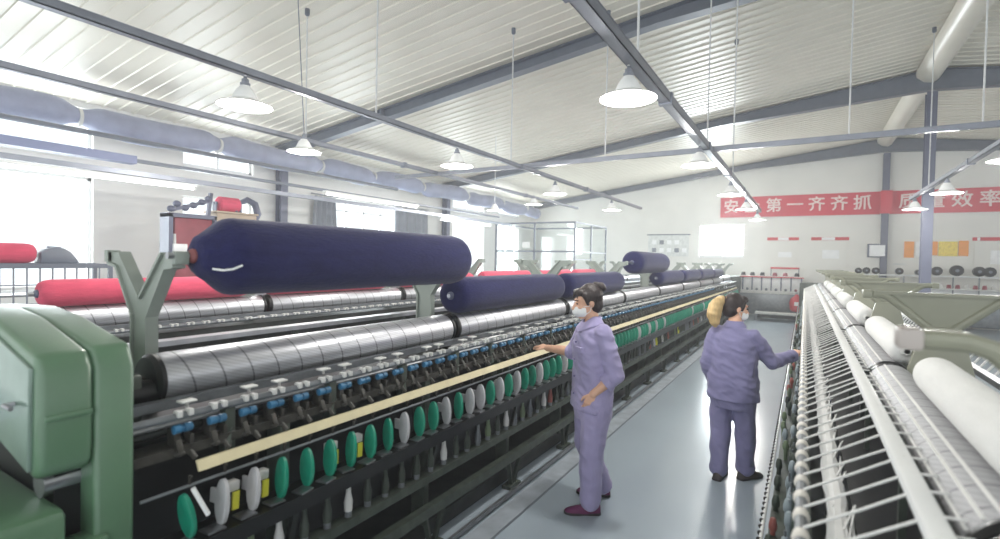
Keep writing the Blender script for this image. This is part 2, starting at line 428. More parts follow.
# cross conduit, perpendicular to the aisle
tag(MB().bar((-6.3, 6.85, 3.18), (4.5, 6.62, 3.16), .05, .06).build('cross_conduit', M['conduit'], smooth=0), 'long grey conduit hung crosswise on thin rods above the aisle', 'conduit')
def rod(x, yy, zb, label, mt='rod', r=.009):
    root = thing('hanger_rod', label, 'hanger rod', (x, yy, zb), 'hanger rods from the roof')
    MB().cyl((x, yy, zb), (x, yy, roofz(x) - .03), r, n=6).build('rod', M[mt], root)
    MB().lathe((x, yy, roofz(x) - .12), (0, 0, 1), [(0, .012), (.02, .03), (.09, .03)], 8).build('roof_anchor', M['slate2'], root)
for i, (x, yy, zb, lb) in enumerate([
    (XB, 3.55, ZC + .07, 'white hanger rod holding the tray just above the big lamp'), (XB, 6.5, ZC + .07, 'white hanger rod above the second lamp of the aisle'),
    (XA, 3.65, ZC + .05, 'thin rod holding the tray above the far half of the big navy roll'), (XA, 6.3, ZC + .05, 'thin rod on the left tray beyond the big navy roll'),
    (.37, 6.72, 3.2, 'white rod holding the crosswise conduit, right of the aisle'), (1.45, 6.70, 3.2, 'white rod at the right end of the crosswise conduit'),
    (-2.4, 6.77, 3.2, 'white rod holding the crosswise conduit above the first woman'), (-.78, 6.74, 3.2, 'white rod holding the crosswise conduit just right of the aisle tray'),
    (XC, 4.2, 3.21, 'thin rod on the tray beside the wrapped duct'), (XB, 9.0, ZC + .07, 'white hanger rod above the third lamp of the aisle'),
    (XD, 10.9, ZC + .02, 'white hanger rod just beside the steel column under the ridge')]):
    rod(x, yy, zb, lb)
# wrapped air duct along the eave
root = thing('air_duct', 'blue grey cloth wrapped air duct tied at intervals along the top of the window wall', 'air duct', (-9.3, 8, 3.6))
m = MB(); pts = []; rr = []
y = -1.0; ties = [3.3, 5.4, 7.7, 9.3, 11.2, 13.4, 15.6, 17.4]
while y < 18.3:
    d = min(abs(y - t) for t in ties)
    r_ = .21 - .1 * math.exp(-(d / .16) ** 2) + .025 * noise.noise(V((y * 1.3, 0, 0)))
    sag = .05 * math.sin(y * 2.6) - (.2 * max(0, (y - 13)) / 5)
    pts.append((-9.3 + .03 * noise.noise(V((y, 5, 0))), y, 3.74 + sag * .6)); rr.append(r_); y += .1
m.tube(pts, rr, 14); m.build('duct_sleeve', M['duct'], root)
for t in ties:
    MB().lathe((-9.3, t - .02, 3.74), (0, 1, 0), [(0, .135), (.04, .135)], 14).build('tie_band', M['offwhite'], root)
# pipes and lit strips along the left
pipe('wall_pipe', [(-8.4, -1, 3.38), (-8.4, 9.2, 3.38)], .035, 'conduit', 'thin grey pipe running along the windows below the wrapped duct', 'pipe')
tag(MB().box(-7.58, -7.42, -1, 3.25, 2.9, 3.0).build('blue_channel', mat('blue grey channel', (128, 136, 168), .5), smooth=0), 'wide blue grey channel ending beside the first window', 'channel')
tag(MB().box(-7.54, -7.46, 3.25, 12.4, 2.93, 2.97).build('slim_channel', M['slate2'], smooth=0), 'slim grey channel continuing along the windows to the second column', 'channel')
tag(MB().box(-7.3, -7.22, -1, 12.6, 2.72, 2.78).build('light_rail', M['conduit'], smooth=0), 'grey rail carrying fluorescent tubes along the window wall', 'light rail')
def tubelamp(y0, y1, x, z, label, lit=True):
    root = thing('tube_light', label, 'tube light', (x, (y0 + y1) / 2, z), 'fluorescent lights on the left rail')
    MB().box(x - .05, x + .05, y0, y1, z + .03, z + .07).build('housing', M['white'], root, bevel=.006)
    MB().cyl((x, y0 + .03, z + .012), (x, y1 - .03, z + .012), .017, n=10).build('tube', M['tubelight'], root)
    for e in (y0 + .015, y1 - .015): MB().box(x - .02, x + .02, e - .015, e + .015, z - .01, z + .035).build('lamp_holder', M['offwhite'], root, smooth=0)
tubelamp(6.1, 8.6, -7.26, 2.84, 'lit fluorescent tube above the grey curtained window')
tubelamp(1.6, 3.9, -7.26, 2.64, 'lit fluorescent tube in front of the first window')
tubelamp(9.4, 11.6, -7.26, 2.64, 'lit fluorescent tube beside the second wall column')

# ------------------------------------------------------------------ pendant lamps
def shade_mesh():
    m = MB(); n = 28
    outer = [(.19, 0), (.188, .006), (.13, .03), (.092, .05), (.078, .085), (.06, .12), (.042, .14), (.036, .15)]
    inner = [(.034, .146), (.04, .135), (.056, .116), (.074, .083), (.088, .047), (.128, .026), (.184, .002)]
    rs = [[V((r * math.cos(2 * PI * k / n), r * math.sin(2 * PI * k / n), z)) for k in range(n)] for r, z in outer + inner]
    m.rings(rs + [rs[0]], caps=False)
    return m.mesh('lamp_shade', M['white'], V((0, 0, 0)))
SHADE = shade_mesh()
NECK = MB().lathe((0, 0, .14), (0, 0, 1), [(0, .036), (.03, .036), (.035, .026), (.06, .026), (.065, .014), (.08, .012)], 14).mesh('lamp_socket', M['conduit'], V((0, 0, 0)))
BULB = MB().lathe((0, 0, .012), (0, 0, 1), [(0, .01), (.006, .09), (.02, .1), (.045, .07), (.09, .04), (.13, .03)], 18).mesh('lamp_bulb', M['bulb'], V((0, 0, 0)))
BULBOFF = MB().lathe((0, 0, .02), (0, 0, 1), [(0, .005), (.012, .03), (.04, .04), (.08, .03), (.12, .025)], 14).mesh('lamp_bulb', M['offwhite'], V((0, 0, 0)))
def pendant(x, yy, z, label, zt, lit=True, wires=False):
    r = thing('pendant_lamp', label, 'lamp', (x, yy, z), 'white pendant lamps')
    place('lamp_shade', SHADE, r, (x, yy, z)); place('lamp_socket', NECK, r, (x, yy, z)); place('lamp_bulb', BULB if lit else BULBOFF, r, (x, yy, z))
    if lit:
        l = bpy.data.lights.new('lamp_light', 'POINT'); l.energy = LAMP_W; l.shadow_soft_size = .07; l.color = (1, .98, .94)
        lo = bpy.data.objects.new('lamp_light', l); COL.objects.link(lo); lo.parent = r; lo.location = (0, 0, -.06)
    if wires:
        MB().tube([(x - .02, yy - .1, zt), (x, yy, z + .21)], .006, 6).build('suspension_wire', M['conduit'], r)
        MB().tube([(x + .06, yy + .1, 3.21), (x, yy, z + .21)], .006, 6).build('suspension_wire', M['conduit'], r)
    else: MB().cyl((x, yy, z + .21), (x, yy, zt), .009, n=8).build('lamp_stem', M['rod'], r)
for i, (yy, lb) in enumerate([(3.42, 'large lit white pendant lamp nearest over the aisle, above the first woman'), (6.12, 'second lit pendant lamp along the aisle tray'),
                              (8.95, 'third lit pendant lamp along the aisle tray, before the red banner'), (11.45, 'fourth lit pendant lamp along the aisle tray'), (14.3, 'farthest lit pendant lamp along the aisle tray, below the banner')]):
    pendant(XB - .02, yy, 2.87, lb, ZC)
for i, (x, yy, lb, lit) in enumerate([(-3.62, 2.3, 'lit pendant lamp high above the near end of the big navy roll', True), (-3.62, 5.0, 'lit pendant lamp above the far end of the big navy roll', True),
                                 (-3.62, 7.8, 'lit pendant lamp above the green roll brackets', True), (-3.62, 10.7, 'lit pendant lamp before the wall chart, end of the left tray', True)]):
    pendant(x, yy, 2.87, lb, ZC, lit)
pendant(-5.1, 3.98, 2.98, 'lit pendant lamp hung on two wires beside the first wall column', roofz(-5.1), True, True)
pendant(-5.35, 10.4, 3.02, 'lit pendant lamp in front of the glazed booth', 3.16)
pendant(-6.4, 10.4, 2.92, 'lit pendant lamp near the second wall column, closest to the windows', roofz(-6.4))
for yy, lb in [(6.9, 'lit pendant lamp at the right edge, over the right machine'), (9.6, 'lit pendant lamp just right of the steel column'), (12.1, 'lit pendant lamp just left of the steel column, before the banner')]:
    pendant(XD, yy, 2.84, lb, ZC - .04)
# curtains of the third window
def curtain(y0, y1, label, lean):
    m = MB(); n = 24; top = []; bot = []
    x = XL + .1
    for k in range(n + 1):
        t = k / n; off = .035 * math.sin(t * 26)
        top.append(V((x + off, y0 + (y1 - y0) * t, 3.2))); bot.append(V((x + off * 1.4, y0 + lean[0] + (y1 - y0 + lean[1] - lean[0]) * t, .9)))
    ring = []
    loopT = top + [p + V((.012, 0, 0)) for p in reversed(top)]; loopB = bot + [p + V((.012, 0, 0)) for p in reversed(bot)]
    m.rings([loopB, loopT]); r = tag(m.build('curtain', M['curtain']), label, 'curtain')
    MB().cyl((x, y0 - .1, 3.24), (x, y1 + .1, 3.24), .014).build('curtain_rail', M['conduit'], r)
curtain(8.2, 8.8, 'grey curtain gathered at the near side of the transom window', (-.2, .15))
curtain(11.0, 12.4, 'wide grey curtain drawn at the far side of the transom window', (0, .1))

# ================================================================== END WALL
r = thing('banner', 'long red slogan banner with pale characters along the end wall', 'banner', (1.5, 19.97, 3.45))
MB().box(-2.68, 1.98, 19.95, 19.985, 3.42, 4.13).build('banner_cloth', M['bannerred'], r, smooth=0)
MB().box(1.96, 2.26, 19.72, 19.735, 3.42, 4.13).build('banner_cloth', M['bannerred'], r, smooth=0)
MB().box(2.22, 8.2, 19.95, 19.985, 3.42, 4.13).build('banner_cloth', M['bannerred'], r, smooth=0)
def text(s, x, yy, z, size, mt, parent, off=.0, name='lettering', body_extr=.004, rotz=0):
    c = bpy.data.curves.new(name, 'FONT'); c.body = s; c.size = size; c.extrude = body_extr; c.offset = off
    c.align_x = 'CENTER'; c.align_y = 'CENTER'; c.materials.append(M[mt])
    tmp = bpy.data.objects.new('tmp', c); COL.objects.link(tmp); dg = bpy.context.evaluated_depsgraph_get()
    me = bpy.data.meshes.new_from_object(tmp.evaluated_get(dg)); bpy.data.objects.remove(tmp)
    me.name = name
    bm = bmesh.new()
    for kk, (dx, dz) in enumerate(((-.009, 0), (.009, 0), (0, .008), (0, -.008))):
        n0 = len(bm.verts); bm.from_mesh(me); bm.verts.ensure_lookup_table()
        for v in bm.verts[n0:]: v.co.x += dx; v.co.y += dz; v.co.z += kk * .0015
    bm.to_mesh(me); bm.free()
    o = place(name, me, parent, (x, yy, z)); o.rotation_euler = (PI / 2, 0, rotz); return o
for ch, px in zip('安全第一齐齐抓质量效率', (-2.33, -1.66, -.98, -.35, .27, .9, 1.52, 2.68, 3.3, 3.93, 4.55)):
    text(ch, px, 19.945, 3.775, .5, 'lettering', r)
def poster(name, x0, x1, z0, z1, mt, label, cat='poster', hdr=None):
    o = tag(MB().box(x0, x1, 19.975, 19.995, z0, z1).build(name, M[mt], smooth=0), label, cat); return o
poster('poster', 2.62, 2.86, 2.06, 2.56, 'orange', 'narrow orange poster left of the steel column')
poster('poster', 2.9, 3.06, 2.1, 2.56, 'paper', 'narrow white poster beside the orange one, left of the steel column')
poster('poster', 3.28, 3.42, 2.14, 2.56, 'orange', 'orange strip poster at the right edge of the steel column')
o = poster('poster', 3.44, 3.88, 2.12, 2.56, 'paleyellow', 'yellow printed poster right of the steel column')
poster('poster', 3.9, 4.12, 2.13, 2.58, 'orange', 'orange poster to the right of the yellow printed one')
poster('notice_slip', 2.35, 2.7, 1.83, 1.88, 'chart', 'tiny dark printed slip under the narrow orange poster', 'notice')
def board(x0, x1, zt, label, gap, sheets):
    root = thing('notice_board', label, 'notice board', ((x0 + x1) / 2, 19.98, 1.6))
    MB().box(x0 + .05, x1 - .05, 19.975, 19.997, 1.75, zt - .12).build('board_panel', M['wall'], root, smooth=0)
    MB().box(x0, x1, 19.96, 19.99, zt - .1, zt).build('header_strip', M['signred'], root, smooth=0)
    MB().box(gap[0], gap[1], 19.952, 19.962, zt - .095, zt - .005).build('header_plate', M['paper'], root, smooth=0)
    for a, b_, c, d in sheets: MB().box(a, b_, 19.965, 19.975, c, d).build('paper_sheet', M['paper'], root, smooth=0)
board(-1.15, -.2, 2.7, 'notice board with red header and pale middle, above the small winding machine', (-.82, -.5), [(-.8, -.4, 2.02, 2.2)])
board(.15, 1.2, 2.7, 'notice board with red header and white sheet, right of the small winding machine', (.45, .82), [(.48, .95, 2.0, 2.28)])
board(4.2, 6.0, 2.68, 'notice board with long red header at the right edge', (4.3, 4.36), [(4.6, 5.0, 1.9, 2.3)])
r = thing('framed_board', 'white board in a dark frame leaning out from the far column', 'board', (1.9, 19.6, 2.07))
MB().box(1.70, 2.12, 19.62, 19.64, 2.09, 2.43).build('board_face', M['paper'], r, smooth=0)
f = MB()
for q in ((1.66, 1.71, 2.05, 2.47), (2.11, 2.14, 2.05, 2.47), (1.66, 2.14, 2.05, 2.08), (1.66, 2.14, 2.44, 2.47)): f.box(q[0], q[1], 19.6, 19.66, q[2], q[3])
f.build('board_frame', M['slate'], r, smooth=0)
MB().box(1.88, 2.0, 19.65, 19.78, 2.2, 2.3).build('wall_bracket', M['slate'], r, smooth=0)
r = thing('wall_chart', 'large pale chart with small grey prints on the end wall, left of the bright window', 'chart', (-4.5, 19.98, 2.0))
MB().box(-5.25, -3.75, 19.975, 19.995, 2.0, 2.8).build('chart_sheet', M['chart'], r, smooth=0)
MB().box(-5.3, -3.7, 19.965, 19.995, 2.8, 2.84).build('chart_rail', M['slate2'], r, smooth=0)
for i in range(9): 
    x = -5.1 + (i % 5) * .28; z = 2.15 + (i // 5) * .3
    MB().box(x, x + .16, 19.968, 19.976, z, z + .16).build('printed_picture', M['wirecloth' if i % 3 == 0 else 'paper'], r, smooth=0)

# small winding machine against the end wall
def cone_pack(x, yy, z, mt, label, rad=.07, wheel=False, group=None):
    root = thing('yarn_package', label, 'yarn package', (x, yy, z), group)
    if wheel:
        MB().lathe((x, yy - .09, z + rad), (0, 1, 0), [(0, rad * .8), (.01, rad * .97), (.03, rad), (.15, rad), (.17, rad * .97), (.18, rad * .8)], 20).build('yarn_wrap', M[mt], root)
        MB().lathe((x, yy - .1, z + rad), (0, 1, 0), [(0, rad * .3), (.2, rad * .3)], 12).build('package_core', M['slate2'], root)
    else:
        MB().lathe((x, yy, z), (0, 0, 1), [(0, rad), (.01, rad * 1.05), (.1, rad * .8), (.11, rad * .7)], 14).build('yarn_wrap', M[mt], root)
        MB().lathe((x, yy, z + .1), (0, 0, 1), [(0, rad * .3), (.04, rad * .28)], 10).build('package_core', M['offwhite'], root)
r = thing('winding_machine', 'white and grey winding machine with six upright bays against the end wall', 'winding machine', (-1, 19.2, 0))
MB().box(-1.86, -.05, 18.95, 19.6, .1, .8).build('machine_base', M['dullsteel'], r, bevel=.02)
MB().box(-1.86, -.05, 19.2, 19.55, .8, 1.36).build('back_panel', M['white'], r, bevel=.01)
MB().box(-1.9, -.02, 19.0, 19.25, .8, .86).build('thread_shelf', M['offwhite'], r, bevel=.006)
MB().box(-1.9, -.02, 19.1, 19.5, 1.36, 1.385).build('top_shelf', M['offwhite'], r, smooth=0)
MB().box(-1.9, -.02, 19.05, 19.1, 1.33, 1.36).build('red_edge', M['signred'], r, smooth=0)
for i in range(7):
    x = -1.8 + i * .285
    MB().box(x - .018, x + .018, 19.12, 19.2, .9, 1.33).build('bay_post', M['slate'], r, smooth=0)
    if i < 6:
        MB().lathe((x + .14, 19.12, .93), (0, 1, 0), [(0, .03), (.06, .045), (.09, .045)], 12).build('winding_drum', M['redpanel' if i == 5 else 'slate2'], r)
MB().box(-1.0, -.15, 19.5, 19.53, 1.62, 1.68).build('name_rail', M['signred'], r, smooth=0)
for x in (-.98, -.17): MB().box(x - .012, x + .012, 19.5, 19.53, 1.36, 1.65).build('rail_post', M['slate2'], r, smooth=0)
for i, (x, mt) in enumerate(zip((-1.8, -1.52, -1.22, -.85, -.55, -.22), ('black', 'black', 'black', 'redpanel', 'redpanel', 'black'))):
    cone_pack(x, 19.25, 1.386, mt, ('dark' if mt == 'black' else 'dull red') + ' yarn package on the small winding machine, %s from its left end' % ORD[i], .075, False, 'packages on the small winding machine')
r = thing('fire_extinguisher', 'round red fire extinguisher standing at the corner of the small winding machine', 'fire extinguisher', (-.2, 18.7, 0))
MB().lathe((-.2, 18.7, .28), (0, 0, 1), [(0, .12), (.02, .15), (.1, .19), (.3, .2), (.42, .16), (.5, .06), (.55, .04)], 18).build('cylinder_body', M['signred'], r)
MB().lathe((-.2, 18.7, 0), (0, 0, 1), [(0, .16), (.02, .16), (.04, .05), (.26, .05), (.28, .12)], 14).build('stand', M['slate'], r)
MB().box(-.24, -.16, 18.66, 18.74, .83, .9).build('valve', M['steel'], r, bevel=.01)
MB().box(-.26, -.14, 18.494, 18.504, .48, .6).build('highlight_patch', M['paper'], r, smooth=0)  # white patch stands in for the bright highlight on the red cylinder
r = thing('floor_platform', 'low grey steel platform on the floor before the small winding machine', 'platform', (-.65, 18.2, 0))
MB().box(-1.32, -.02, 17.9, 18.45, .2, .26).build('platform_top', M['offwhite'], r, bevel=.01)
MB().box(-1.25, -.1, 17.98, 18.4, .09, .2).build('slot_shade', M['dark'], r, smooth=0)  # dark block in the hollow slot, its shade put in as colour
for x in (-1.28, -.06):
    for yy in (17.95, 18.4): MB().box(x - .03, x + .03, yy - .03, yy + .03, 0, .2).build('leg', M['dullsteel'], r, smooth=0)
# long cone winder, right half of the end wall
r = thing('cone_winder', 'long pale winder with dark yarn wheels on its top rail, right half of end wall', 'winding machine', (3.9, 19.2, 0))
MB().box(1.35, 5.4, 19.05, 19.5, .1, .75).build('machine_base', M['dullsteel'], r, bevel=.02)
MB().box(1.35, 5.4, 19.3, 19.45, .75, 1.18).build('back_panel', M['white'], r, smooth=0)
MB().box(1.35, 5.4, 19.0, 19.4, 1.5, 1.54).build('top_rail', M['rod'], r, smooth=0)
MB().box(1.35, 5.4, 19.0, 19.3, 1.14, 1.18).build('lower_shelf', M['offwhite'], r, smooth=0)
for i in range(8): MB().box(1.4 + i * .56, 1.43 + i * .56, 19.2, 19.23, .75, 1.5).build('rail_post', M['dullsteel'], r, smooth=0)
for i, (x, rad) in enumerate([(1.42, .09), (1.62, .1), (1.85, .1), (2.42, .1), (2.86, .08), (3.28, .13), (3.72, .155), (4.2, .14), (4.42, .135)]):
    cone_pack(x, 19.2, 1.54, 'black', 'black yarn wheel on the long winder rail, %s from its left end' % ORD[i], rad, True, 'black yarn wheels on the long winder')
for i in range(12):
    x = 2.6 + i * .19
    cone_pack(x, 19.12, 1.18, 'redpanel' if i % 3 != 1 else 'offwhite', ('dull red' if i % 3 != 1 else 'white') + ' yarn cone on the long winder shelf, %s from its left end' % ORD[i], .055, False, 'cones on the long winder shelf')
# glazed booth at the back of the window side
r = thing('glazed_booth', 'grey framed glazed booth at the back beyond the red rolls', 'booth', (-7, 15, 0))
bx0, bx1, by0, by1, bz = -8.35, -5.7, 13.7, 16.35, 2.87
f = MB()
def fr(a, b_, t=.05): f.bar(a, b_, t, t)
for x, yy in ((bx0, by0), (bx1, by0), (bx1, by1), (bx0, by1), (-7.0, by0), (bx1, 15.0)): fr((x, yy, 0), (x, yy, bz))
for z in (bz, 2.02, .9):
    fr((bx0, by0, z), (bx1, by0, z)); fr((bx1, by0, z), (bx1, by1, z))
    if z == bz: fr((bx0, by1, z), (bx1, by1, z)); fr((bx0, by0, z), (bx0, by1, z))
fr((bx1, by0, 1.8), (bx1, 15.0, 1.8), .04)
f.build('booth_frame', M['slate2'], r, smooth=0)
for (a, b_) in ((bx0, -7.0), (-7.0, bx1)):
    MB().box(a + .03, b_ - .03, by0 - .004, by0 + .004, .92, bz - .03).build('glass_pane', M['glass'], r, smooth=0)
for (a, b_) in ((by0, 15.0), (15.0, by1)): MB().box(bx1 - .004, bx1 + .004, a + .03, b_ - .03, .92, bz - .03).build('glass_pane', M['glass'], r, smooth=0)
MB().box(bx0, bx1, by0 - .012, by0 + .012, .02, .88).build('lower_panel', M['offwhite'], r, smooth=0)
MB().box(bx1 - .012, bx1 + .012, by0, by1, .02, .88).build('lower_panel', M['offwhite'], r, smooth=0)
MB().box(-7.4, -7.15, by0 - .02, by0 - .006, 2.12, 2.3).build('notice_sheet', M['chart'], r, smooth=0)

# ================================================================== SPOOLS
def spool(name_mt, x, z, y0, y1, rad, label, group, taper=None, tail=False, axle=(0, 0), core=True):
    root = thing('yarn_roll', label, 'yarn roll', (x, y0, z), group)
    prof = []
    L = y1 - y0
    if taper: prof = [(0, .03), (.004, rad * .36), (.02, rad * .5), (.05, rad * .62), (.1, rad * .86), (.128, rad * .97), (.15, rad)]
    else: prof = [(0, rad * .3), (.002, rad * .62), (.012, rad * .8), (.035, rad * .93), (.07, rad)]
    k = 14
    for i in range(1, k): prof.append((.15 + (L - .27) * i / k, rad * (1 + .012 * noise.noise(V((i * .7, x, y0))))))
    prof += [(L - .1, rad), (L - .055, rad * .96), (L - .02, rad * .83), (L - .004, rad * .62), (L, rad * .25)]
    m = MB(); p = V((x, y0, z)); n = 30; rs = []
    for t, rr_ in prof:
        ring = []
        for j in range(n):
            a = 2 * PI * j / n; fold = 1
            if taper and t < .12: fold = 1 + .05 * math.sin(a * 7) * (1 - t / .12)
            q = rr_ * fold * (1 + .010 * noise.noise(V((math.cos(a) * 1.5, math.sin(a) * 1.5, t * 2.5 + y0))))
            ring.append(p + V((q * math.cos(a), t, q * math.sin(a))))
        rs.append(ring[::-1])
    m.rings(rs); m.build('yarn_package', M[name_mt], root, org=p, smooth=60)
    if core:
        MB().cyl((x, y0 - axle[0], z), (x, y1 + axle[1], z), .013, n=10).build('axle', M['steel'], root)
        MB().lathe((x, y0 - .02, z), (0, 1, 0), [(0, .018), (.012, .03), (.05, .034)], 14).build('core_cap', M['rust' if taper else 'offwhite' if name_mt == 'whiteyarn' else 'slate'], root)
    if tail:
        MB().tube([(x + .085, y0 + .03, z - .05), (x + .118, y0 + .055, z - .055), (x + .14, y0 + .08, z - .05), (x + .158, y0 + .11, z - .034)], .005, 6).build('loose_yarn', M['thread'], root)
    return root
CX1 = -2.40                                    # middle of the left machine
B1 = [.95 + 2 * k for k in range(10)]          # its bracket lines
DX, DZ, DR = -2.24, 1.255, .105
spool('navy', -2.115, 1.757, 1.13, 2.95, .165, 'big navy yarn roll raised high on the bracket arms next to the green end cover', 'navy yarn rolls', taper=True, tail=True, axle=(.1, .06))
for k, (ya, yb_, rr_) in {1: (3.02, 4.85, .137), 2: (5.02, 6.86, .137), 4: (9.02, 10.86, .13), 5: (11.02, 12.86, .13), 6: (13.0, 14.86, .13), 7: (15.0, 16.8, .125)}.items():
    spool('navy', DX + .02, DZ + DR + rr_ - .004, ya, yb_, rr_, 'navy yarn roll resting on the %s silver drum counted from the green end cover' % ORD[k], 'navy yarn rolls', axle=(.03, .03))
spool('navy', -2.115, 1.757, 7.2, 8.92, .165, 'navy yarn roll raised high on bracket arms behind the first woman, over a bare drum', 'navy yarn rolls', axle=(.25, .06))

# ================================================================== LEFT SPINNING MACHINE
X0 = -1.97
LM = thing('spinning_frame', 'long black spinning frame with silver drums and navy rolls, left of the aisle', 'spinning machine', (CX1, .9, 0))
YE = 18.75
def pb(name, mt, parent, *args, **k): return MB().box(*args).build(name, M[mt], parent, **k)
# end housing
hood = [(-1.925, 1.10), (-1.92, 1.16), (-1.92, 1.40), (-1.95, 1.455), (-2.3, 1.535), (-2.55, 1.56), (-2.95, 1.54), (-3.0, 1.45), (-3.0, 1.2), (-2.6, 1.19), (-2.29, 1.165), (-1.96, 1.075)]
m = MB().prism(hood, .585, .725); gc = m.build('gear_cover', M['green'], LM, bevel=.022, seg=3)
m = MB().prism([(-1.962, 1.105), (-1.95, 1.42), (-2.3, 1.505), (-2.55, 1.53), (-2.92, 1.51), (-2.96, 1.215), (-2.6, 1.21), (-2.29, 1.18)], .572, .59); m.build('cover_door', M['greydoor'], gc, bevel=.006)
MB().tube([(-2.05, .57, 1.3), (-2.05, .545, 1.3), (-1.99, .545, 1.3)], .007, 8).build('door_latch', M['steel'], gc)
pb('cover_rib', 'green', gc, -1.93, -1.913, .6, .72, 1.255, 1.275, bevel=.005)
m = MB().prism([(-1.92, 0), (-1.92, 1.39), (-1.955, 1.462), (-2.3, 1.525), (-2.55, 1.55), (-3.0, 1.53), (-3.0, 0)], .725, .84); m.build('end_panel', M['green'], LM, bevel=.018, seg=3)
pb('base_housing', 'green', LM, -2.95, -1.905, -.5, .655, 0, .985, bevel=.03)
pb('base_foot', 'green', LM, -2.0, -1.9, .66, .76, .0, .86, bevel=.012)
pb('gap_backing', 'black', LM, -2.9, -2.02, .655, .735, .2, 1.1, smooth=0)  # black backing added in the gap, shade put into its colour
MB().cyl((-2.06, .63, 1.03), (-2.06, .74, 1.03), .045, n=16).build('drive_shaft', M['steel'], LM)
# long members
def long_bar(name, mt, x0, x1, z0, z1, y0=.84, y1=YE, **k): return pb(name, mt, LM, x0, x1, y0, y1, z0, z1, **k)
long_bar('kerb_rail', 'dullsteel', -1.835, -1.815, .02, .05, smooth=0)
long_bar('lower_rail', 'darkgreen', -1.92, -1.87, .225, .285, smooth=0)
long_bar('spindle_rail', 'darkgreen', -1.95, -1.88, .43, .475, smooth=0)
m = MB().prism([(-1.85, .655), (-1.845, .725), (-1.99, .725), (-1.99, .70), (-1.87, .70), (-1.87, .655)], .84, YE); m.build('ring_rail', M['black'], LM, smooth=0)
MB().cyl((-1.885, .84, .93), (-1.885, YE, .93), .006, n=8).build('guide_rod', M['dullsteel'], LM)
m = MB()
m.add([(-1.925, 1.05, .955), (-1.915, 1.05, .955), (-1.932, 1.05, .992), (-1.942, 1.05, .992), (-1.925, YE - .1, .955), (-1.915, YE - .1, .955), (-1.932, YE - .1, .992), (-1.942, YE - .1, .992)],
      [(0, 1, 2, 3), (7, 6, 5, 4), (0, 4, 5, 1), (1, 5, 6, 2), (2, 6, 7, 3), (3, 7, 4, 0)])
m.build('thread_board', M['cream'], LM, smooth=0)
long_bar('front_beam', 'grime', -2.06, -1.955, 1.02, 1.055, smooth=0)
long_bar('body_core', 'black', -2.62, -2.12, .3, 1.1, smooth=0)
long_bar('floor_tray', 'dark', -2.85, -1.98, .02, .12, smooth=0)
MB().cyl((X0, .84, 1.165), (X0, YE, 1.165), .014, n=10).build('roller_shaft', M['dullsteel'], LM)
MB().cyl((X0 - .06, .84, 1.1), (X0 - .06, YE, 1.1), .016, n=10).build('roller_shaft', M['dark'], LM)
MB().cyl((X0 - .04, .84, 1.13), (X0 - .04, YE, 1.13), .009, n=8).build('roller_shaft', M['steel'], LM)
long_bar('drum_rail', 'dullsteel', -2.125, -2.085, 1.165, 1.2, smooth=0)
long_bar('rear_rail', 'steel', -2.66, -2.58, 1.325, 1.35, smooth=0)
long_bar('rear_shelf', 'black', -2.9, -2.5, 1.1, 1.13, smooth=0)
for k in range(19): pb('rail_post', 'darkgreen', LM, -2.63, -2.6, 1.0 + k * .98, 1.03 + k * .98, 1.12, 1.33, smooth=0)
long_bar('rear_body', 'dark', -2.95, -2.62, .3, 1.12, smooth=0)
pb('far_end_housing', 'darkgreen', LM, -2.95, -1.86, YE, YE + .45, 0, 1.35, bevel=.03)
# drums
DL = 1.90
dm = MB(); n = 28
dm.lathe((0, .04, 0), (0, 1, 0), [(0, DR * .97), (.012, DR), (DL - .012, DR), (DL, DR * .97)], n)
DRUM = dm.mesh('silver_drum', M['drum'], V((0, 0, 0)), smooth=40)
DEND = MB().lathe((0, 0, 0), (0, 1, 0), [(0, .03), (.005, DR * .9), (.02, DR * 1.02), (.035, DR * 1.02), (.045, DR * .9)], n).mesh('drum_end', M['black'], V((0, 0, 0)))
for k in range(9):
    d = place('silver_drum', DRUM, LM, (DX, B1[k] + .06, DZ))
    for e in (0, DL + .03): place('drum_end', DEND, d, (DX, B1[k] + .06 + e, DZ))
pb('drum_bearing', 'darkgreen', LM, -2.3, -2.16, .86, .97, 1.12, 1.3, bevel=.01)
MB().cyl((-2.2, .9, 1.22), (-2.2, 1.03, 1.22), .05, n=14).build('drive_hub', M['black'], LM)
for k in range(1, 10): pb('drum_bearing', 'black', LM, -2.3, -2.18, B1[k] - .02, B1[k] + .03, 1.1, 1.3, bevel=.008)
# Y shaped roll brackets on the middle line
def y_outline(cx, zt=1.765, hw=.275):
    return [(cx - .065, 1.1), (cx + .065, 1.1), (cx + .06, 1.5), (cx + .205, zt - .06), (cx + hw, zt - .05), (cx + hw, zt), (cx + .18, zt),
            (cx, 1.575), (cx - .18, zt), (cx - hw, zt), (cx - hw, zt - .05), (cx - .205, zt - .06), (cx - .06, 1.5)]
for k in range(10):
    yk = B1[k] + (.0 if k else .13)
    m = MB(); m.prism(y_outline(CX1), yk - .012, yk + .012)
    br = m.build('roll_bracket', M['sage'], LM, smooth=0)
    f = MB()                                                       # raised rim
    o = y_outline(CX1)
    for i in (1, 2, 3, 6, 7, 9, 10, 11, 12):
        a = o[i]; c = o[(i + 1) % 13]
        f.bar((a[0], yk, a[1]), (c[0], yk, c[1]), .05, .012)
    f.build('bracket_rim', M['sage'], br, smooth=0)
    for s in (-1, 1): pb('axle_cradle', 'sage', br, CX1 + s * .285 - .016, CX1 + s * .285 + .016, yk - .028, yk + .028, 1.722, 1.775, bevel=.006)
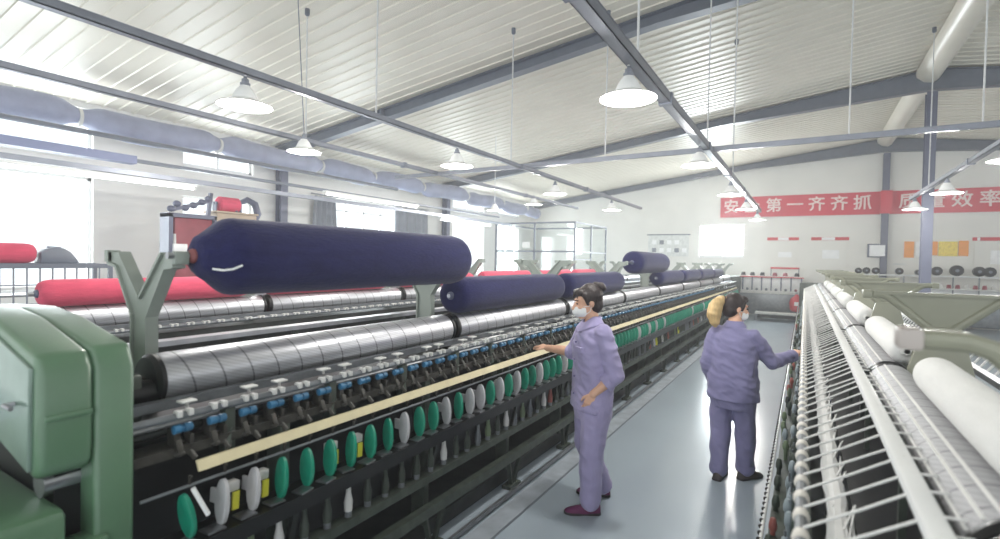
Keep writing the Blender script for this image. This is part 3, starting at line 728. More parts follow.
# stanchions and feet
for k in range(19):
    yk = 1.45 + k
    if yk > YE: break
    m = MB(); m.box(-2.06, -1.96, yk - .025, yk + .025, .12, 1.03); m.build('stanchion', M['darkgreen'], LM, bevel=.006)
    m = MB(); m.bar((-1.9, yk - .09, .24), (-1.92, yk - .01, .02), .03, .02); m.bar((-1.9, yk + .1, .24), (-1.92, yk + .03, .02), .03, .02); m.box(-1.96, -1.88, yk - .08, yk + .08, 0, .025)
    m.build('leg', M['darkgreen'], LM, smooth=0)
    m = MB(); m.bar((-1.93, yk, .47), (-1.88, yk, .68), .03, .02); m.build('rail_strut', M['dark'], LM, smooth=0)
# repeated spinning positions every 0.13 m
PIT = .13
N = int((YE - 1.0) / PIT)
def plate_mesh(mt):
    m = MB(); n = 20; rs = []
    for yy, s in ((-.011, .86), (-.007, 1), (.007, 1), (.011, .86)):
        rs.append([V((  .036 * s * math.cos(2 * PI * j / n), yy, .093 * s * math.sin(2 * PI * j / n) * (1 if math.sin(2 * PI * j / n) > 0 else .92))) for j in range(n)][::-1])
    m.rings(rs)
    if mt == M['plategrey']: m.box(-.07, -.028, -.005, .005, -.01, .045)
    return m.mesh('separator_plate', mt, V((0, 0, 0)), bevel=0)
PG, PW = plate_mesh(M['plategreen']), plate_mesh(M['plategrey'])
FOOT = MB().box(-.03, .03, -.035, .035, 0, .007).mesh('plate_clip', M['steel'], V((0, 0, 0)))
TAG = MB().box(-.004, .004, -.014, .014, -.035, .035).mesh('yellow_tag', M['yellow'], V((0, 0, 0)))
BOXP = MB().box(-.02, .02, -.03, .03, -.02, .02).mesh('white_stop', M['offwhite'], V((0, 0, 0)), bevel=.005)
pat = 'gwwggggggwggwgwwgwgwggwgggwggggwgg'
SLEEVE = MB().lathe((0, -.045, 0), (0, 1, 0), [(.008, .012), (.01, .0165), (.036, .0165), (.038, .012), (.046, .012), (.048, .0165), (.074, .0165), (.077, .012)], 14).mesh('top_roller', M['blue'], V((0, 0, 0)))
CLIP = MB().box(-.012, .022, -.03, -.012, -.008, .016).box(-.012, .022, .01, .028, -.008, .016).box(-.016, -.008, -.03, .03, .004, .012).mesh('white_clip', M['offwhite'], V((0, 0, 0)), bevel=.003)
TRUMPET = MB().box(-.022, .022, -.03, .03, 0, .009).box(-.005, .005, -.006, .006, -.02, 0).mesh('yarn_guide', M['offwhite'], V((0, 0, 0)), bevel=.004)
CRADLE = MB().box(-.05, .0, -.012, .012, -.06, .03).bar((.0, 0, -.015), (.02, 0, -.055), .022, .02).box(-.04, .01, .04, .056, -.08, .0).ell((.015, .0, -.06), .012, .022, .011, 10, 6).bar((-.02, .03, -.03), (.03, .05, -.09), .014, .02).mesh('cradle', M['grime'], V((0, 0, 0)), bevel=.004)
HOOK = MB().box(-.004, .004, -.004, .004, 0, .045).box(-.004, .014, -.004, .004, .037, .045).mesh('guide_hook', M['grime'], V((0, 0, 0)))
SPIN = MB().lathe((0, 0, 0), (0, 0, 1), [(0, .018), (.03, .018), (.032, .009), (.15, .007), (.2, .004)], 10)
SPIND = SPIN.mesh('spindle', M['dullsteel'], V((0, 0, 0)))
def bob(mt): return MB().lathe((0, 0, 0), (0, 0, 1), [(0, .012), (.005, .02), (.05, .022), (.09, .014), (.13, .011), (.135, .006)], 12).mesh('bobbin', M[mt], V((0, 0, 0)))
BOBS = {k: bob(k) for k in ('dullsteel', 'offwhite', 'tube_red', 'tube_green', 'bluegrey', 'yellow', 'darkgreen')}
rest = {k: MB() for k in ('separator_plate', 'top_roller', 'spindle')}
def mesh_into(mb, me, loc):
    mb.add([v.co + V(loc) for v in me.vertices], [list(p.vertices) for p in me.polygons])
for i in range(N):
    yk = 1.0 + i * PIT; j = i
    kind = pat[i % len(pat)] if i < 34 else random.choice('ggggggw' if i < 60 else 'gggggggggggw')
    px_, zz = -1.9, .81
    if i < 100:
        o = place('separator_plate', PG if kind == 'g' else PW, LM, (px_, yk, zz))
        if i == 0: o.rotation_euler = (.18, 0, .2)
        else: o.rotation_euler = (random.uniform(-.06, .06), 0, random.uniform(-.12, .2))
        place('plate_clip', FOOT, o, (px_ + .01, yk - .04, .7255))
        if i in (1, 2, 5, 6) or (i > 8 and i % 11 == 6):
            place('yellow_tag', TAG, o, (px_ - .02, yk + .07, .79)); place('white_stop', BOXP, o, (px_ - .045, yk + .06, .845))
        s = place('top_roller', SLEEVE, LM, (X0, yk + .02, 1.118))
        place('white_clip', CLIP, s, (X0 + .002, yk + .02, 1.172))
        place('cradle', CRADLE, s, (X0, yk, 1.09)); place('guide_hook', HOOK, s, (-1.885, yk, .922))
        if i % 3 != 1: place('yarn_guide', TRUMPET, s, (X0 - .045, yk + .06 + random.uniform(-.01, .01), 1.205 + random.uniform(-.008, .004)))
        q = place('spindle', SPIND, LM, (-1.915, yk, .475))
        c = random.random()
        place('bobbin', BOBS['tube_red' if c < .04 else 'tube_green' if c < .12 else 'yellow' if c < .15 else 'offwhite' if c < .24 else 'darkgreen' if c < .75 else 'dullsteel'], q, (-1.915, yk + .0, .5 if c < .5 else .49))
        
    else:
        mesh_into(rest['separator_plate'], PG if kind == 'g' else PW, (px_, yk, zz)); mesh_into(rest['top_roller'], CLIP, (X0, yk, 1.172)); mesh_into(rest['spindle'], SPIND, (-1.915, yk, .475))
stuff(rest['separator_plate'].build('separator_plate', M['plategreen'], LM)); stuff(rest['top_roller'].build('top_roller', M['offwhite'], LM)); stuff(rest['spindle'].build('spindle', M['dullsteel'], LM))
MB().bar((-1.865, 1.0, .925), (-1.835, 1.04, .82), .016, .012).build('white_lever', M['white'], LM, smooth=0)
for k in range(9):                                             # lever arms hanging under the roller shaft
    for q in range(4):
        yk = 1.2 + k * 2 + q * .52
        m = MB(); m.box(X0 - .04, X0 + .005, yk - .022, yk + .022, .955, 1.15); m.bar((X0 + .02, yk - .02, 1.0), (X0 - .02, yk + .02, 1.09), .02, .03)
        m.build('roller_stand', M['darkgreen'], LM, bevel=.004)

# ================================================================== SECOND MACHINE WITH RED ROLLS
OFF = -2.45
def back_machine(off, y0, y1, label, det=True):
    root = thing('spinning_frame', label, 'spinning machine', (CX1 + off, y0, 0))
    def lb(name, mt, x0, x1, z0, z1): return pb(name, mt, root, x0 + off, x1 + off, y0, y1, z0, z1, smooth=0)
    lb('body_core', 'dark', -2.95, -2.1, .2, 1.1); lb('ring_rail', 'black', -1.99, -1.845, .655, .725);
    lb('front_beam', 'dark', -2.06, -1.955, 1.02, 1.055); lb('drum_rail', 'dullsteel', -2.125, -2.085, 1.165, 1.2); lb('lower_rail', 'darkgreen', -1.95, -1.87, .225, .475); lb('rear_rail', 'steel', -2.62, -2.56, 1.33, 1.35)
    MB().cyl((X0 + off, y0, 1.165), (X0 + off, y1, 1.165), .014, n=8).build('roller_shaft', M['dullsteel'], root)
    m1 = 0
    if det:
        for i in range(int((y1 - y0 - .2) / PIT)):
            if i >= 100: break
            place('white_clip', CLIP, root, (X0 + off, y0 + .15 + i * PIT, 1.172))
    k = 0
    while y0 + .06 + 2 * k + DL < y1:
        d = place('silver_drum', DRUM, root, (DX + off, y0 + .05 + 2 * k, DZ))
        for e in (0, DL + .03): place('drum_end', DEND, d, (DX + off, y0 + .05 + 2 * k + e, DZ))
        k += 1
    yk = y0
    while yk <= y1 + .01:
        br = MB().prism(y_outline(CX1 + off), yk - .015, yk + .015).build('roll_bracket', M['sage'], root, smooth=0)
        f = MB(); o = y_outline(CX1 + off)
        for i in (2, 3, 6, 7, 9, 10, 11):
            f.bar((o[i][0], yk, o[i][1]), (o[(i + 1) % 13][0], yk, o[(i + 1) % 13][1]), .075, .012)
        f.build('bracket_rim', M['sage'], br, smooth=0)
        yk += 2
    for yy in [y0 + .6 + i * 1.5 for i in range(int((y1 - y0) / 1.5))]: pb('leg', 'darkgreen', root, -1.98 + off, -1.9 + off, yy - .04, yy + .04, 0, .25, smooth=0)
    pb('end_panel', 'darkgreen', root, -2.95 + off, -1.88 + off, y1 + .02, y1 + .3, 0, 1.3, bevel=.02)
    return root
back_machine(OFF, 1.15, 17.2, 'spinning frame carrying red yarn rolls, in the row between the navy machine and the windows')
XR2 = DX + OFF + .02
for ya, yb_, rr_, lb in [(1.42, 3.0, .1, 'long crimson yarn roll resting on the near drum of the red machine'), (3.2, 4.9, .09, 'crimson yarn roll on the red machine, just behind the big navy roll'),
                         (5.2, 6.9, .09, 'crimson yarn roll on the red machine, half hidden past the big navy roll'), (7.2, 8.9, .1, 'crimson yarn roll on the red machine, in front of the glazed booth'),
                         (9.2, 10.9, .1, 'crimson yarn roll on the red machine, beyond the green curved brackets'), (11.2, 12.9, .1, 'farthest crimson yarn roll in view on the red machine')]:
    spool('red', XR2, DZ + DR + rr_ - .003, ya, yb_, rr_, lb, 'crimson yarn rolls', axle=(.05, .05))

# ================================================================== FURTHER LEFT: rack, third red roll, tall winder
r = thing('wire_rack', 'grey open lattice rack below the bright first window', 'rack', (-7.0, 2.1, 0))
f = MB()
for yy in (1.2, 2.75): 
    for x in (-7.3, -6.9): f.bar((x, yy, 0), (x, yy, 1.6), .04, .04)
f.bar((-6.9, 1.2, 1.6), (-6.9, 2.75, 1.6), .05, .05); f.bar((-7.3, 1.2, 1.6), (-7.3, 2.75, 1.6), .05, .05); f.bar((-6.9, 1.2, .5), (-6.9, 2.75, .5), .04, .04)
f.bar((-7.3, 1.2, 1.6), (-6.9, 1.2, 1.6), .04, .04); f.bar((-7.3, 2.75, 1.6), (-6.9, 2.75, 1.6), .04, .04)
f.build('rack_frame', M['slate2'], r, smooth=0)
f = MB()
for i in range(14): f.bar((-6.9, 1.28 + i * .105, .5), (-6.9, 1.28 + i * .105, 1.58), .012, .012)
for z in (.8, 1.0, 1.2, 1.4): f.bar((-6.9, 1.2, z), (-6.9, 2.75, z), .014, .014)
f.build('rack_lattice', M['wirecloth'], r, smooth=0)
pb('rack_shelf', 'dullsteel', r, -7.3, -6.9, 1.2, 2.75, 1.28, 1.3, smooth=0)
spool('red', -7.1, 1.73, 1.55, 2.14, .105, 'short pink red yarn roll lying on the lattice rack', 'crimson yarn rolls', core=False)
r = thing('roll_cover', 'dark rounded cover lying beside the short red roll on the lattice rack', 'cover', (-7.1, 2.15, 1.63))
MB().prism_x([(2.16, 1.625), (2.5, 1.625), (2.47, 1.68), (2.42, 1.75), (2.36, 1.79), (2.28, 1.8), (2.2, 1.78), (2.16, 1.74)], -7.2, -7.0).build('cover_shell', M['slate2'], r, bevel=.012)
MB().bar((-7.1, 2.24, 1.8), (-7.1, 2.36, 1.795), .03, .02).build('cover_handle', M['slate'], r, smooth=0)
r = thing('carding_machine', 'tall winder with dusty red panel, tan box and dark curved arm before the second window', 'winding machine', (-8.1, 4.6, 0))
pb('frame_base', 'dark', r, -8.6, -7.9, 3.95, 5.2, 0, .9, bevel=.02)
pb('red_panel', 'redpanel', r, -8.3, -8.1, 4.05, 4.62, .9, 2.3, bevel=.02)
m = MB()
for yy in (3.98, 4.66): m.box(-8.32, -8.06, yy - .03, yy + .03, .9, 2.35)
m.box(-8.32, -8.06, 3.95, 4.69, 2.3, 2.36); m.build('panel_frame', M['slate'], r, smooth=0)
pb('tan_box', 'tan', r, -8.4, -8.05, 4.66, 5.35, 1.6, 2.42, bevel=.02)
pb('tan_lid', 'tan', r, -8.42, -8.03, 4.64, 5.37, 2.42, 2.45, bevel=.005)
m = MB().tube([(-8.1, 5.0, 2.46), (-8.1, 5.05, 2.6), (-8.1, 5.2, 2.68), (-8.1, 5.34, 2.62), (-8.1, 5.4, 2.45), (-8.1, 5.36, 2.35)], [.03, .04, .05, .06, .06, .04], 10); m.build('curved_arm', M['slate'], r)
m = MB()
for i, (yy, z) in enumerate([(4.0, 2.42), (4.08, 2.5), (4.2, 2.45), (4.32, 2.5), (4.45, 2.56), (4.55, 2.62)]): m.ell((-8.1, yy, z), .05, .06, .05, 10, 6)
m.bar((-8.1, 4.0, 2.4), (-8.1, 4.6, 2.6), .04, .05); m.bar((-8.12, 4.55, 2.3), (-8.12, 4.6, 2.72), .05, .05); m.build('gear_cluster', M['slate'], r)
MB().lathe((-8.1, 4.05, 2.05), (0, 0, -1), [(0, .02), (.25, .025), (.3, .03)], 10).build('white_cylinder', M['offwhite'], r)
MB().box(-8.1, -8.02, 4.0, 4.2, 1.78, 1.9).build('white_box', M['white'], r, bevel=.01)
root = thing('yarn_roll', 'small red roll held on top of the tan box of the tall winder', 'yarn roll', (-8.15, 4.8, 2.45), 'crimson yarn rolls')
MB().lathe((-8.15, 4.72, 2.57), (0, 1, 0), [(0, .06), (.01, .1), (.03, .12), (.33, .12), (.35, .1), (.36, .06)], 20).build('yarn_package', M['red'], root)
MB().cyl((-8.15, 4.66, 2.57), (-8.15, 5.12, 2.57), .02).build('axle', M['slate'], root)
m = MB().box(-8.2, -8.1, 4.67, 4.69, 2.45, 2.6).box(-8.2, -8.1, 5.09, 5.11, 2.45, 2.6); m.build('cradle', M['slate'], root, smooth=0)

# ================================================================== RIGHT SPINNING MACHINE (white)
RM = thing('spinning_frame', 'spinning frame strung with white threads, touched by the ponytailed woman', 'spinning machine', (.55, .6, 0))
RB = [1.35 + 2 * k for k in range(9)]
YR0, YR1 = .55, 17.4
def rb(name, mt, x0, x1, z0, z1, y0=YR0, y1=YR1, **k): return pb(name, mt, RM, x0, x1, y0, y1, z0, z1, **k)
RDX, RDZ = .405, 1.155
m = MB(); m.cyl((-.135, YR0, .56), (-.135, YR1, .56), .008, n=8); gr = m.build('guide_rail', M['white'], RM)
STUD = MB().ell((0, 0, 0), .011, .011, .011, 8, 5).mesh('rail_stud', M['black'], V((0, 0, 0))); m = MB()
for i in range(int((YR1 - 1.2) / .065)):
    if i < 100: place('rail_stud', STUD, gr, (-.142, 1.2 + i * .065, .56))
    else: m.ell((-.142, 1.2 + i * .065, .56), .011, .011, .011, 6, 4)
stuff(m.build('rail_stud', M['black'], gr))
rb('ring_rail', 'darkgreen', -.11, .06, .53, .56, smooth=0)
rb('spindle_rail', 'darkgreen', -.1, .0, .38, .42, smooth=0)
rb('lower_rail', 'darkgreen', -.12, -.07, .18, .24, smooth=0)
rb('body_core', 'black', .16, .55, .1, .95, smooth=0)
rb('rear_body', 'darkgreen', .55, .95, .1, 1.0, smooth=0)
rb('floor_tray', 'dark', -.1, .95, .02, .1, smooth=0)
MB().cyl((0.01, YR0, 1.07), (0.01, YR1, 1.07), .016, n=10).build('roller_shaft', M['dullsteel'], RM)
# white suction tube, slightly uneven, with fibres clinging to it
pts = []; y = YR0
while y <= YR1: pts.append((.115 + .008 * noise.noise(V((y * 3, 1, 2))), y, .93 + .008 * noise.noise(V((y * 3, 7, 2))))); y += .06
MB().tube(pts, [.032 + .012 * noise.noise(V((i * .5, 3, 1))) for i in range(len(pts))], 10).build('suction_tube', M['thread'], RM)
fb = MB(); y = YR0
while y < YR1:
    L_ = random.uniform(.35, .9); e = random.uniform(.0, .1)
    fb.tube([(.118 + random.uniform(-.02, .02), y, .955), (.128 + e * .4, y + L_ * .5, .95), (.125 + e, y + L_, .93)], .0036, 5); y += .1
stuff(fb.build('clinging_fibre', M['thread'], RM))
MB().cyl((.2, YR0, .86), (.2, YR1, .86), .02, n=8).build('feed_shaft', M['dark'], RM)
rb('yarn_bar', 'white', .232, .285, 1.185, 1.222, bevel=.012)
rb('inner_rail', 'dark', .288, .3, 1.14, 1.2, smooth=0)
DRUMW = DRUM.copy(); DRUMW.materials.clear(); DRUMW.materials.append(M['drum_white'])
STRIP = MB()
for a in (108, 128, 150):
    t = math.radians(a); STRIP.bar((.1055 * math.cos(t), .05, .1055 * math.sin(t)), (.1055 * math.cos(t), DL + .03, .1055 * math.sin(t)), .009, .004)
STRIP = STRIP.mesh('yarn_strand', M['thread'], V((0, 0, 0)))
d0 = RB[0] - 2
for k in range(9):
    yk = RB[0] - 2 + 2 * k
    d = place('silver_drum', DRUMW, RM, (RDX, yk + .05, RDZ))
    for e in (0, DL + .03): place('drum_end', DEND, d, (RDX, yk + .05 + e, RDZ))
    place('yarn_strand', STRIP, d, (RDX, yk + .05, RDZ))
for k in range(9): pb('drum_bearing', 'dark', RM, RDX - .13, RDX + .05, RB[k] - .025, RB[k] + .025, .95, 1.22, bevel=.008)
# V shaped web brackets
for k in range(9):
    yk = RB[k]; cx = .60; zt = 1.64; zb = 1.45
    m = MB(); m.prism([(cx - .27, zt - .01), (cx + .27, zt - .01), (cx + .06, zb), (cx - .06, zb)], yk - .006, yk + .006)
    br = m.build('roll_bracket', M['olive'], RM, smooth=0)
    MB().prism([(cx - .16, .95), (cx + .16, .95), (cx + .16, 1.12), (cx + .075, zb + .02), (cx - .075, zb + .02), (cx - .16, 1.12)], yk - .02, yk + .02).build('bracket_post', M['olive'], br, bevel=.005)
    for s in (-1, 1):
        m = MB(); ex = .1 if (k == 0 and s < 0) else 0
        if ex: m.tube([(cx - .05, yk, zb + .01), (cx - .25, yk, zt - .06), (cx - .28, yk, zt - .03), (cx - .32, yk, zt - .018), (cx - .41, yk, zt - .018)], .021, 10)
        else: m.tube([(cx + s * .05, yk, zb + .01), (cx + s * .2, yk, zt - .045), (cx + s * .225, yk, zt - .025), (cx + s * .25, yk, zt - .018), (cx + s * .31, yk, zt - .018)], .021, 10)
        m.build('bracket_arm', M['olive'], br)
        pb('axle_cradle', 'tip' if ex else 'olive', br, cx + s * (.31 + ex) - .022, cx + s * (.31 + ex) + .022, yk - .03, yk + .03, zt - .04, zt + .005, bevel=.008)
    if k: pb('bracket_flange', 'olive', br, cx - .28, cx + .28, yk - .02, yk + .02, zt - .016, zt, smooth=0)
# rear thread comb rail
rb('comb_rail', 'steel', .80, .84, 1.2, 1.23, smooth=0)
LOOP = MB().tube([(.86, 0, 1.2), (.9, .0, 1.26), (.93, .02, 1.27), (.95, .03, 1.22)], .006, 6).mesh('thread_loop', M['white'], V((0, 0, 0)))
for i in range(60): place('thread_loop', LOOP, RM, (0, 1.4 + i * .13, 0))
# repeated positions
M['knuckle'] = mat('ivory roller', (214, 210, 202), .5, var=.12)
KN = MB().lathe((0, -.03, 0), (0, 1, 0), [(0, .016), (.004, .020), (.018, .0225), (.026, .019), (.034, .0185), (.042, .020), (.048, .016)], 14).mesh('roller_knuckle', M['knuckle'], V((0, 0, 0)))
YARN = MB().tube([(.005, 0, 1.095), (.13, .04, 1.157), (.25, .08, 1.22), (.31, .1, 1.216)], .0038, 6).mesh('drawn_thread', M['thread'], V((0, 0, 0)))
CUP = MB().lathe((0, 0, -.12), (0, 0, 1), [(0, .011), (.06, .012), (.07, .018), (.088, .018), (.115, .012), (.12, .007)], 14).mesh('bobbin', M['bluegrey'], V((0, 0, 0)))
CUP2 = CUP.copy(); CUP2.materials.clear(); CUP2.materials.append(M['darkgreen'])
CUP3 = CUP.copy(); CUP3.materials.clear(); CUP3.materials.append(M['tube_green'])
CUP4 = CUP.copy(); CUP4.materials.clear(); CUP4.materials.append(M['tube_red'])
SP2 = MB().lathe((0, 0, -.3), (0, 0, 1), [(0, .02), (.03, .02), (.035, .008), (.3, .005)], 8).mesh('spindle', M['dullsteel'], V((0, 0, 0)))
rs_ = {k: MB() for k in ('roller_knuckle', 'drawn_thread', 'bobbin')}
NR = int((YR1 - 1.0) / PIT)
for i in range(NR):
    yk = 1.0 + i * PIT
    if i < 100:
        place('roller_knuckle', KN, RM, (.01, yk, 1.07)); o = place('drawn_thread', YARN, RM, (.01, yk, 0)); o.rotation_euler = (0, 0, random.uniform(-.09, .09))
        q = place('spindle', SP2, RM, (-.03, yk, .72)); q.location.x += random.uniform(-.008, .008); place('bobbin', CUP if random.random() < .7 else CUP2, q, (-.03, yk + random.uniform(-.012, .012), .74 + random.uniform(-.05, .01)))
        if i % 2 == 0:
            c = random.random()
            q = place('bobbin', CUP2 if c < .55 else CUP3 if c < .75 else CUP4 if c < .85 else CUP, RM, (-.085 + random.uniform(-.02, .015), yk + random.uniform(0, .08), .665 + random.uniform(-.03, .02)))
            m = None
    else:
        mesh_into(rs_['roller_knuckle'], KN, (.01, yk, 1.07)); mesh_into(rs_['drawn_thread'], YARN, (.01, yk, 0)); mesh_into(rs_['bobbin'], CUP, (-.03, yk, .74))
for k, mt in (('roller_knuckle', 'knuckle'), ('drawn_thread', 'thread'), ('bobbin', 'bluegrey')): stuff(rs_[k].build(k, M[mt], RM))
for k in range(18):
    yk = .9 + k * .95
    m = MB(); m.box(-.07, .02, yk - .02, yk + .02, .02, .54); m.build('leg', M['darkgreen'], RM, smooth=0)
    m = MB(); m.bar((.0, yk, .56), (.0, yk, 1.05), .03, .03); m.build('roller_stand', M['darkgreen'], RM, smooth=0)
    m = MB(); m.bar((.26, yk, .95), (.26, yk, 1.19), .02, .02); m.build('bar_support', M['darkgreen'], RM, smooth=0)
pb('end_panel', 'darkgreen', RM, -.12, .95, YR1, YR1 + .3, 0, 1.25, bevel=.02)
RS = (.475, 1.325, .078)
for k in range(8):
    ya = -.58 + 2 * k; yb_ = .78 + 2 * k
    if k == 0: ya = None
    lb = ['', 'nearest white yarn roll, lying on the right machine in the lower right corner', 'second white yarn roll from the near end of the right machine', 'third white yarn roll from the near end of the right machine',
          'fourth white yarn roll from the near end of the right machine', 'fifth white yarn roll from the near end of the right machine', 'sixth white yarn roll along the right machine', 'farthest white yarn roll along the right machine'][k]
    if k: spool('whiteyarn', RS[0], RS[1], max(.4, ya), yb_, RS[2], lb, 'white yarn rolls', axle=(.02, .02))

# ================================================================== THE TWO WOMEN
def voxel(mb, vs, it, fold=0.0, seed=0, fz=1.0):
    me = bpy.data.meshes.new('tmp'); me.from_pydata(mb.v, [], mb.f)
    bm = bmesh.new(); bm.from_mesh(me); bmesh.ops.recalc_face_normals(bm, faces=bm.faces); bm.to_mesh(me); bm.free()
    o = bpy.data.objects.new('tmp', me); COL.objects.link(o)
    md = o.modifiers.new('r', 'REMESH'); md.mode = 'VOXEL'; md.voxel_size = vs
    sm = o.modifiers.new('s', 'SMOOTH'); sm.factor = .5; sm.iterations = it
    dg = bpy.context.evaluated_depsgraph_get(); r = bpy.data.meshes.new_from_object(o.evaluated_get(dg))
    bpy.data.objects.remove(o)
    if fold:
        r.update()
        ns = [v.normal.copy() for v in r.vertices]
        for v, n in zip(r.vertices, ns):
            p = v.co
            q = V((p.x * 7 + p.z * 5 * fz, p.y * 7 - p.z * 4 * fz, p.z * 9 * fz)) + V((seed, seed, 0))
            v.co = p + n * fold * (.75 * noise.noise(q) + .9 * (.35 - abs(noise.noise(q * 1.5))) + .35 * noise.noise(q * 3))
    return r
def from_mesh(name, me, mt, parent, org):
    me.materials.clear(); me.materials.append(M[mt])
    for v in me.vertices: v.co -= V(org)
    me.polygons.foreach_set('use_smooth', [True] * len(me.polygons)); me.polygons.foreach_set('material_index', [0] * len(me.polygons)); me.name = name; me.update()
    return place(name, me, parent, org)
class Fig:
    def __init__(s, base, F):
        s.b = V((base[0], base[1], 0)); s.F = V((F[0], F[1], 0)).normalized(); s.R = V((s.F.y, -s.F.x, 0)); s.U = V((0, 0, 1))
    def p(s, r, f, z): return s.b + s.R * r + s.F * f + s.U * z
    def body_rings(s, rows, n=24, e=2.4):
        rs = []
        for z, cr, cf, a, b_ in rows:
            ring = []
            for k in range(n):
                t = 2 * PI * k / n; c, q = math.cos(t), math.sin(t)
                ring.append(s.p(cr + a * math.copysign(abs(c) ** (2 / e), c), cf + b_ * math.copysign(abs(q) ** (2 / e), q), z))
            rs.append(ring)
        return rs
def hand(m, wri, d, up, side, curl=.35, sc=1.0):
    d = d.normalized(); up = (up - d * up.dot(d)).normalized(); side = (side - d * side.dot(d)); side = (side - up * side.dot(up)).normalized()
    for k in range(4):
        o = wri + d * .078 * sc + side * (.027 - .0185 * k) * sc
        m.caps(wri + side * (.012 - .009 * k) * sc, .0135 * sc, o, .0115 * sc, 8)
        ln = (.92, 1.05, 1.0, .8)[k] * sc; dirv = d; p = o; rr = .0088 * sc
        for q, L in enumerate((.036, .025, .02)):
            a = curl * (.6 + .5 * q) + .05 * k
            dirv = (dirv * math.cos(a) - up * math.sin(a)).normalized()
            up2 = up
            n = p + dirv * L * ln; m.caps(p, rr, n, rr * .92, 8); p = n; rr *= .92
    t0 = wri + d * .022 * sc + side * .026 * sc; t1 = t0 + (d * .7 + side * .62 - up * .2).normalized() * .036 * sc; t2 = t1 + (d * .92 + side * .1 - up * .3).normalized() * .03 * sc
    m.caps(wri + d * .012, .013 * sc, t0, .012 * sc, 8); m.caps(t0, .012 * sc, t1, .0105 * sc, 8); m.caps(t1, .0105 * sc, t2, .0085 * sc, 8)
def rot_from(F, tilt):
    f = (F * math.cos(tilt) + V((0, 0, -1)) * math.sin(tilt)).normalized(); r = V((F.y, -F.x, 0)).normalized(); u = r.cross(f)
    return Matrix((r, f, u)).transposed(), r, f, u
def head(m, c, F, tilt):
    R3, r, f, u = rot_from(F, tilt); q = lambda a, b_, d: c + r * a + f * b_ + u * d
    m.ell(q(0, -.012, .028), .073, .09, .088, 20, 12, R3); m.ell(q(0, .022, -.03), .058, .068, .085, 18, 10, R3)
    m.ell(q(0, .05, -.085), .032, .034, .028, 12, 8, R3)                                         # chin
    m.caps(q(0, .088, .005), .008, q(0, .108, -.03), .013, 10); m.ell(q(0, .1, -.032), .017, .012, .009, 10, 6, R3)   # nose
    m.caps(q(-.034, .078, .026), .010, q(.034, .078, .026), .010, 10)                            # brow ridge
    for sx in (-1, 1):
        m.ell(q(sx * .072, -.01, -.005), .010, .019, .031, 10, 8, R3); m.ell(q(sx * .036, .066, -.022), .02, .018, .018, 10, 6, R3)
    m.caps(q(-.018, .082, -.062), .007, q(.018, .082, -.062), .007, 8); m.caps(q(-.015, .08, -.073), .0075, q(.015, .08, -.073), .0075, 8)
    return q, R3
def shoe(name, mt, parent, heel, toe_dir, L=.235):
    d = V((toe_dir[0], toe_dir[1], 0)).normalized(); s = V((d.y, -d.x, 0)); h = V((heel[0], heel[1], heel[2] if len(heel) > 2 else 0))
    rows = [(-.012, .018, .062), (0, .032, .075), (.05, .037, .078), (.1, .038, .07), (.15, .043, .055), (.195, .042, .042), (.225, .03, .032), (.236, .012, .022)]
    rs = []
    for t, w_, hh in rows:
        ring = []
        for k in range(14):
            a = 2 * PI * k / 14; x = w_ * math.cos(a); z = math.sin(a)
            ring.append(h + d * (t * L / .235) + s * x + V((0, 0, .014 + (hh - .014) * max(0, z) if z > 0 else .014)))
        rs.append(ring)
    m = MB().rings(rs); o = m.build(name, M[mt], parent, smooth=60)
    m = MB(); out = [(-.014, .02), (0, .036), (.06, .038), (.1, .036), (.15, .045), (.2, .043), (.23, .028), (.241, .008)]
    ring = [h + d * (t * L / .235) + s * w_ for t, w_ in out] + [h + d * (t * L / .235) - s * w_ for t, w_ in reversed(out)]
    m.rings([[p + V((0, 0, .001)) for p in ring], [p + V((0, 0, .018)) for p in ring]]); m.build('sole', M['sole'], o, smooth=40)
    return o
def limb(m, pts, rad, n=14):
    for i in range(len(pts) - 1): m.caps(pts[i], rad[i], pts[i + 1], rad[i + 1], n)

# first woman: at the left machine, right hand on the thread board
g = Fig((-1.27, 3.42), (-.75, -.66)); P = g.p
Lsh, Lel, Lwr = P(-.138, -.02, 1.275), P(-.19, -.095, 1.0), P(-.158, .05, .872)
Rsh, Rel, Rwr = P(.138, .01, 1.275), V((-1.475, 3.55, 1.085)), V((-1.74, 3.67, 1.07))
Lhip, Lkn, Lan = P(-.085, -.01, .80), P(-.075, .02, .45), V((-1.245, 3.375, .09))
Rhip, Rkn, Ran = P(.085, -.01, .80), P(.12, -.01, .45), V((-1.27, 3.68, .09))
hc = P(0, .045, 1.478); HF = (g.F + V((-.15, .0, 0))).normalized()
m = MB()
m.rings(g.body_rings([(.74, 0, -.01, .15, .1), (.9, 0, -.01, .14, .095), (1.05, 0, -.01, .14, .1), (1.2, 0, 0, .15, .1), (1.29, 0, 0, .13, .07), (1.33, 0, 0, .06, .05)]))
m.caps(P(0, -.005, 1.29), .056, P(0, .02, 1.41), .049, 14)
q, R3 = head(m, hc, HF, .16)
for a in ((Lsh, Lel, Lwr), (Rsh, Rel, Rwr)): limb(m, a, (.05, .043, .027))
for a in ((Lhip, Lkn, Lan), (Rhip, Rkn, Ran)): limb(m, a, (.075, .052, .036))
ld = (P(-.148, .09, .77) - Lwr).normalized(); hand(m, Lwr, ld, -g.R + g.F * .2, g.F + g.U * .3, .75, .95)
rd = (V((-1.855, 3.715, 1.078)) - Rwr).normalized(); hand(m, Rwr, rd, V((0, -.2, 1)), V((-.3, -.9, .1)), .35)
W1 = from_mesh('person', voxel(m, .0052, 3), 'skin', None, g.b)
tag(W1, 'woman with a dark bun, lavender work suit and white mask, reaching into the left machine', 'person')
m = MB()
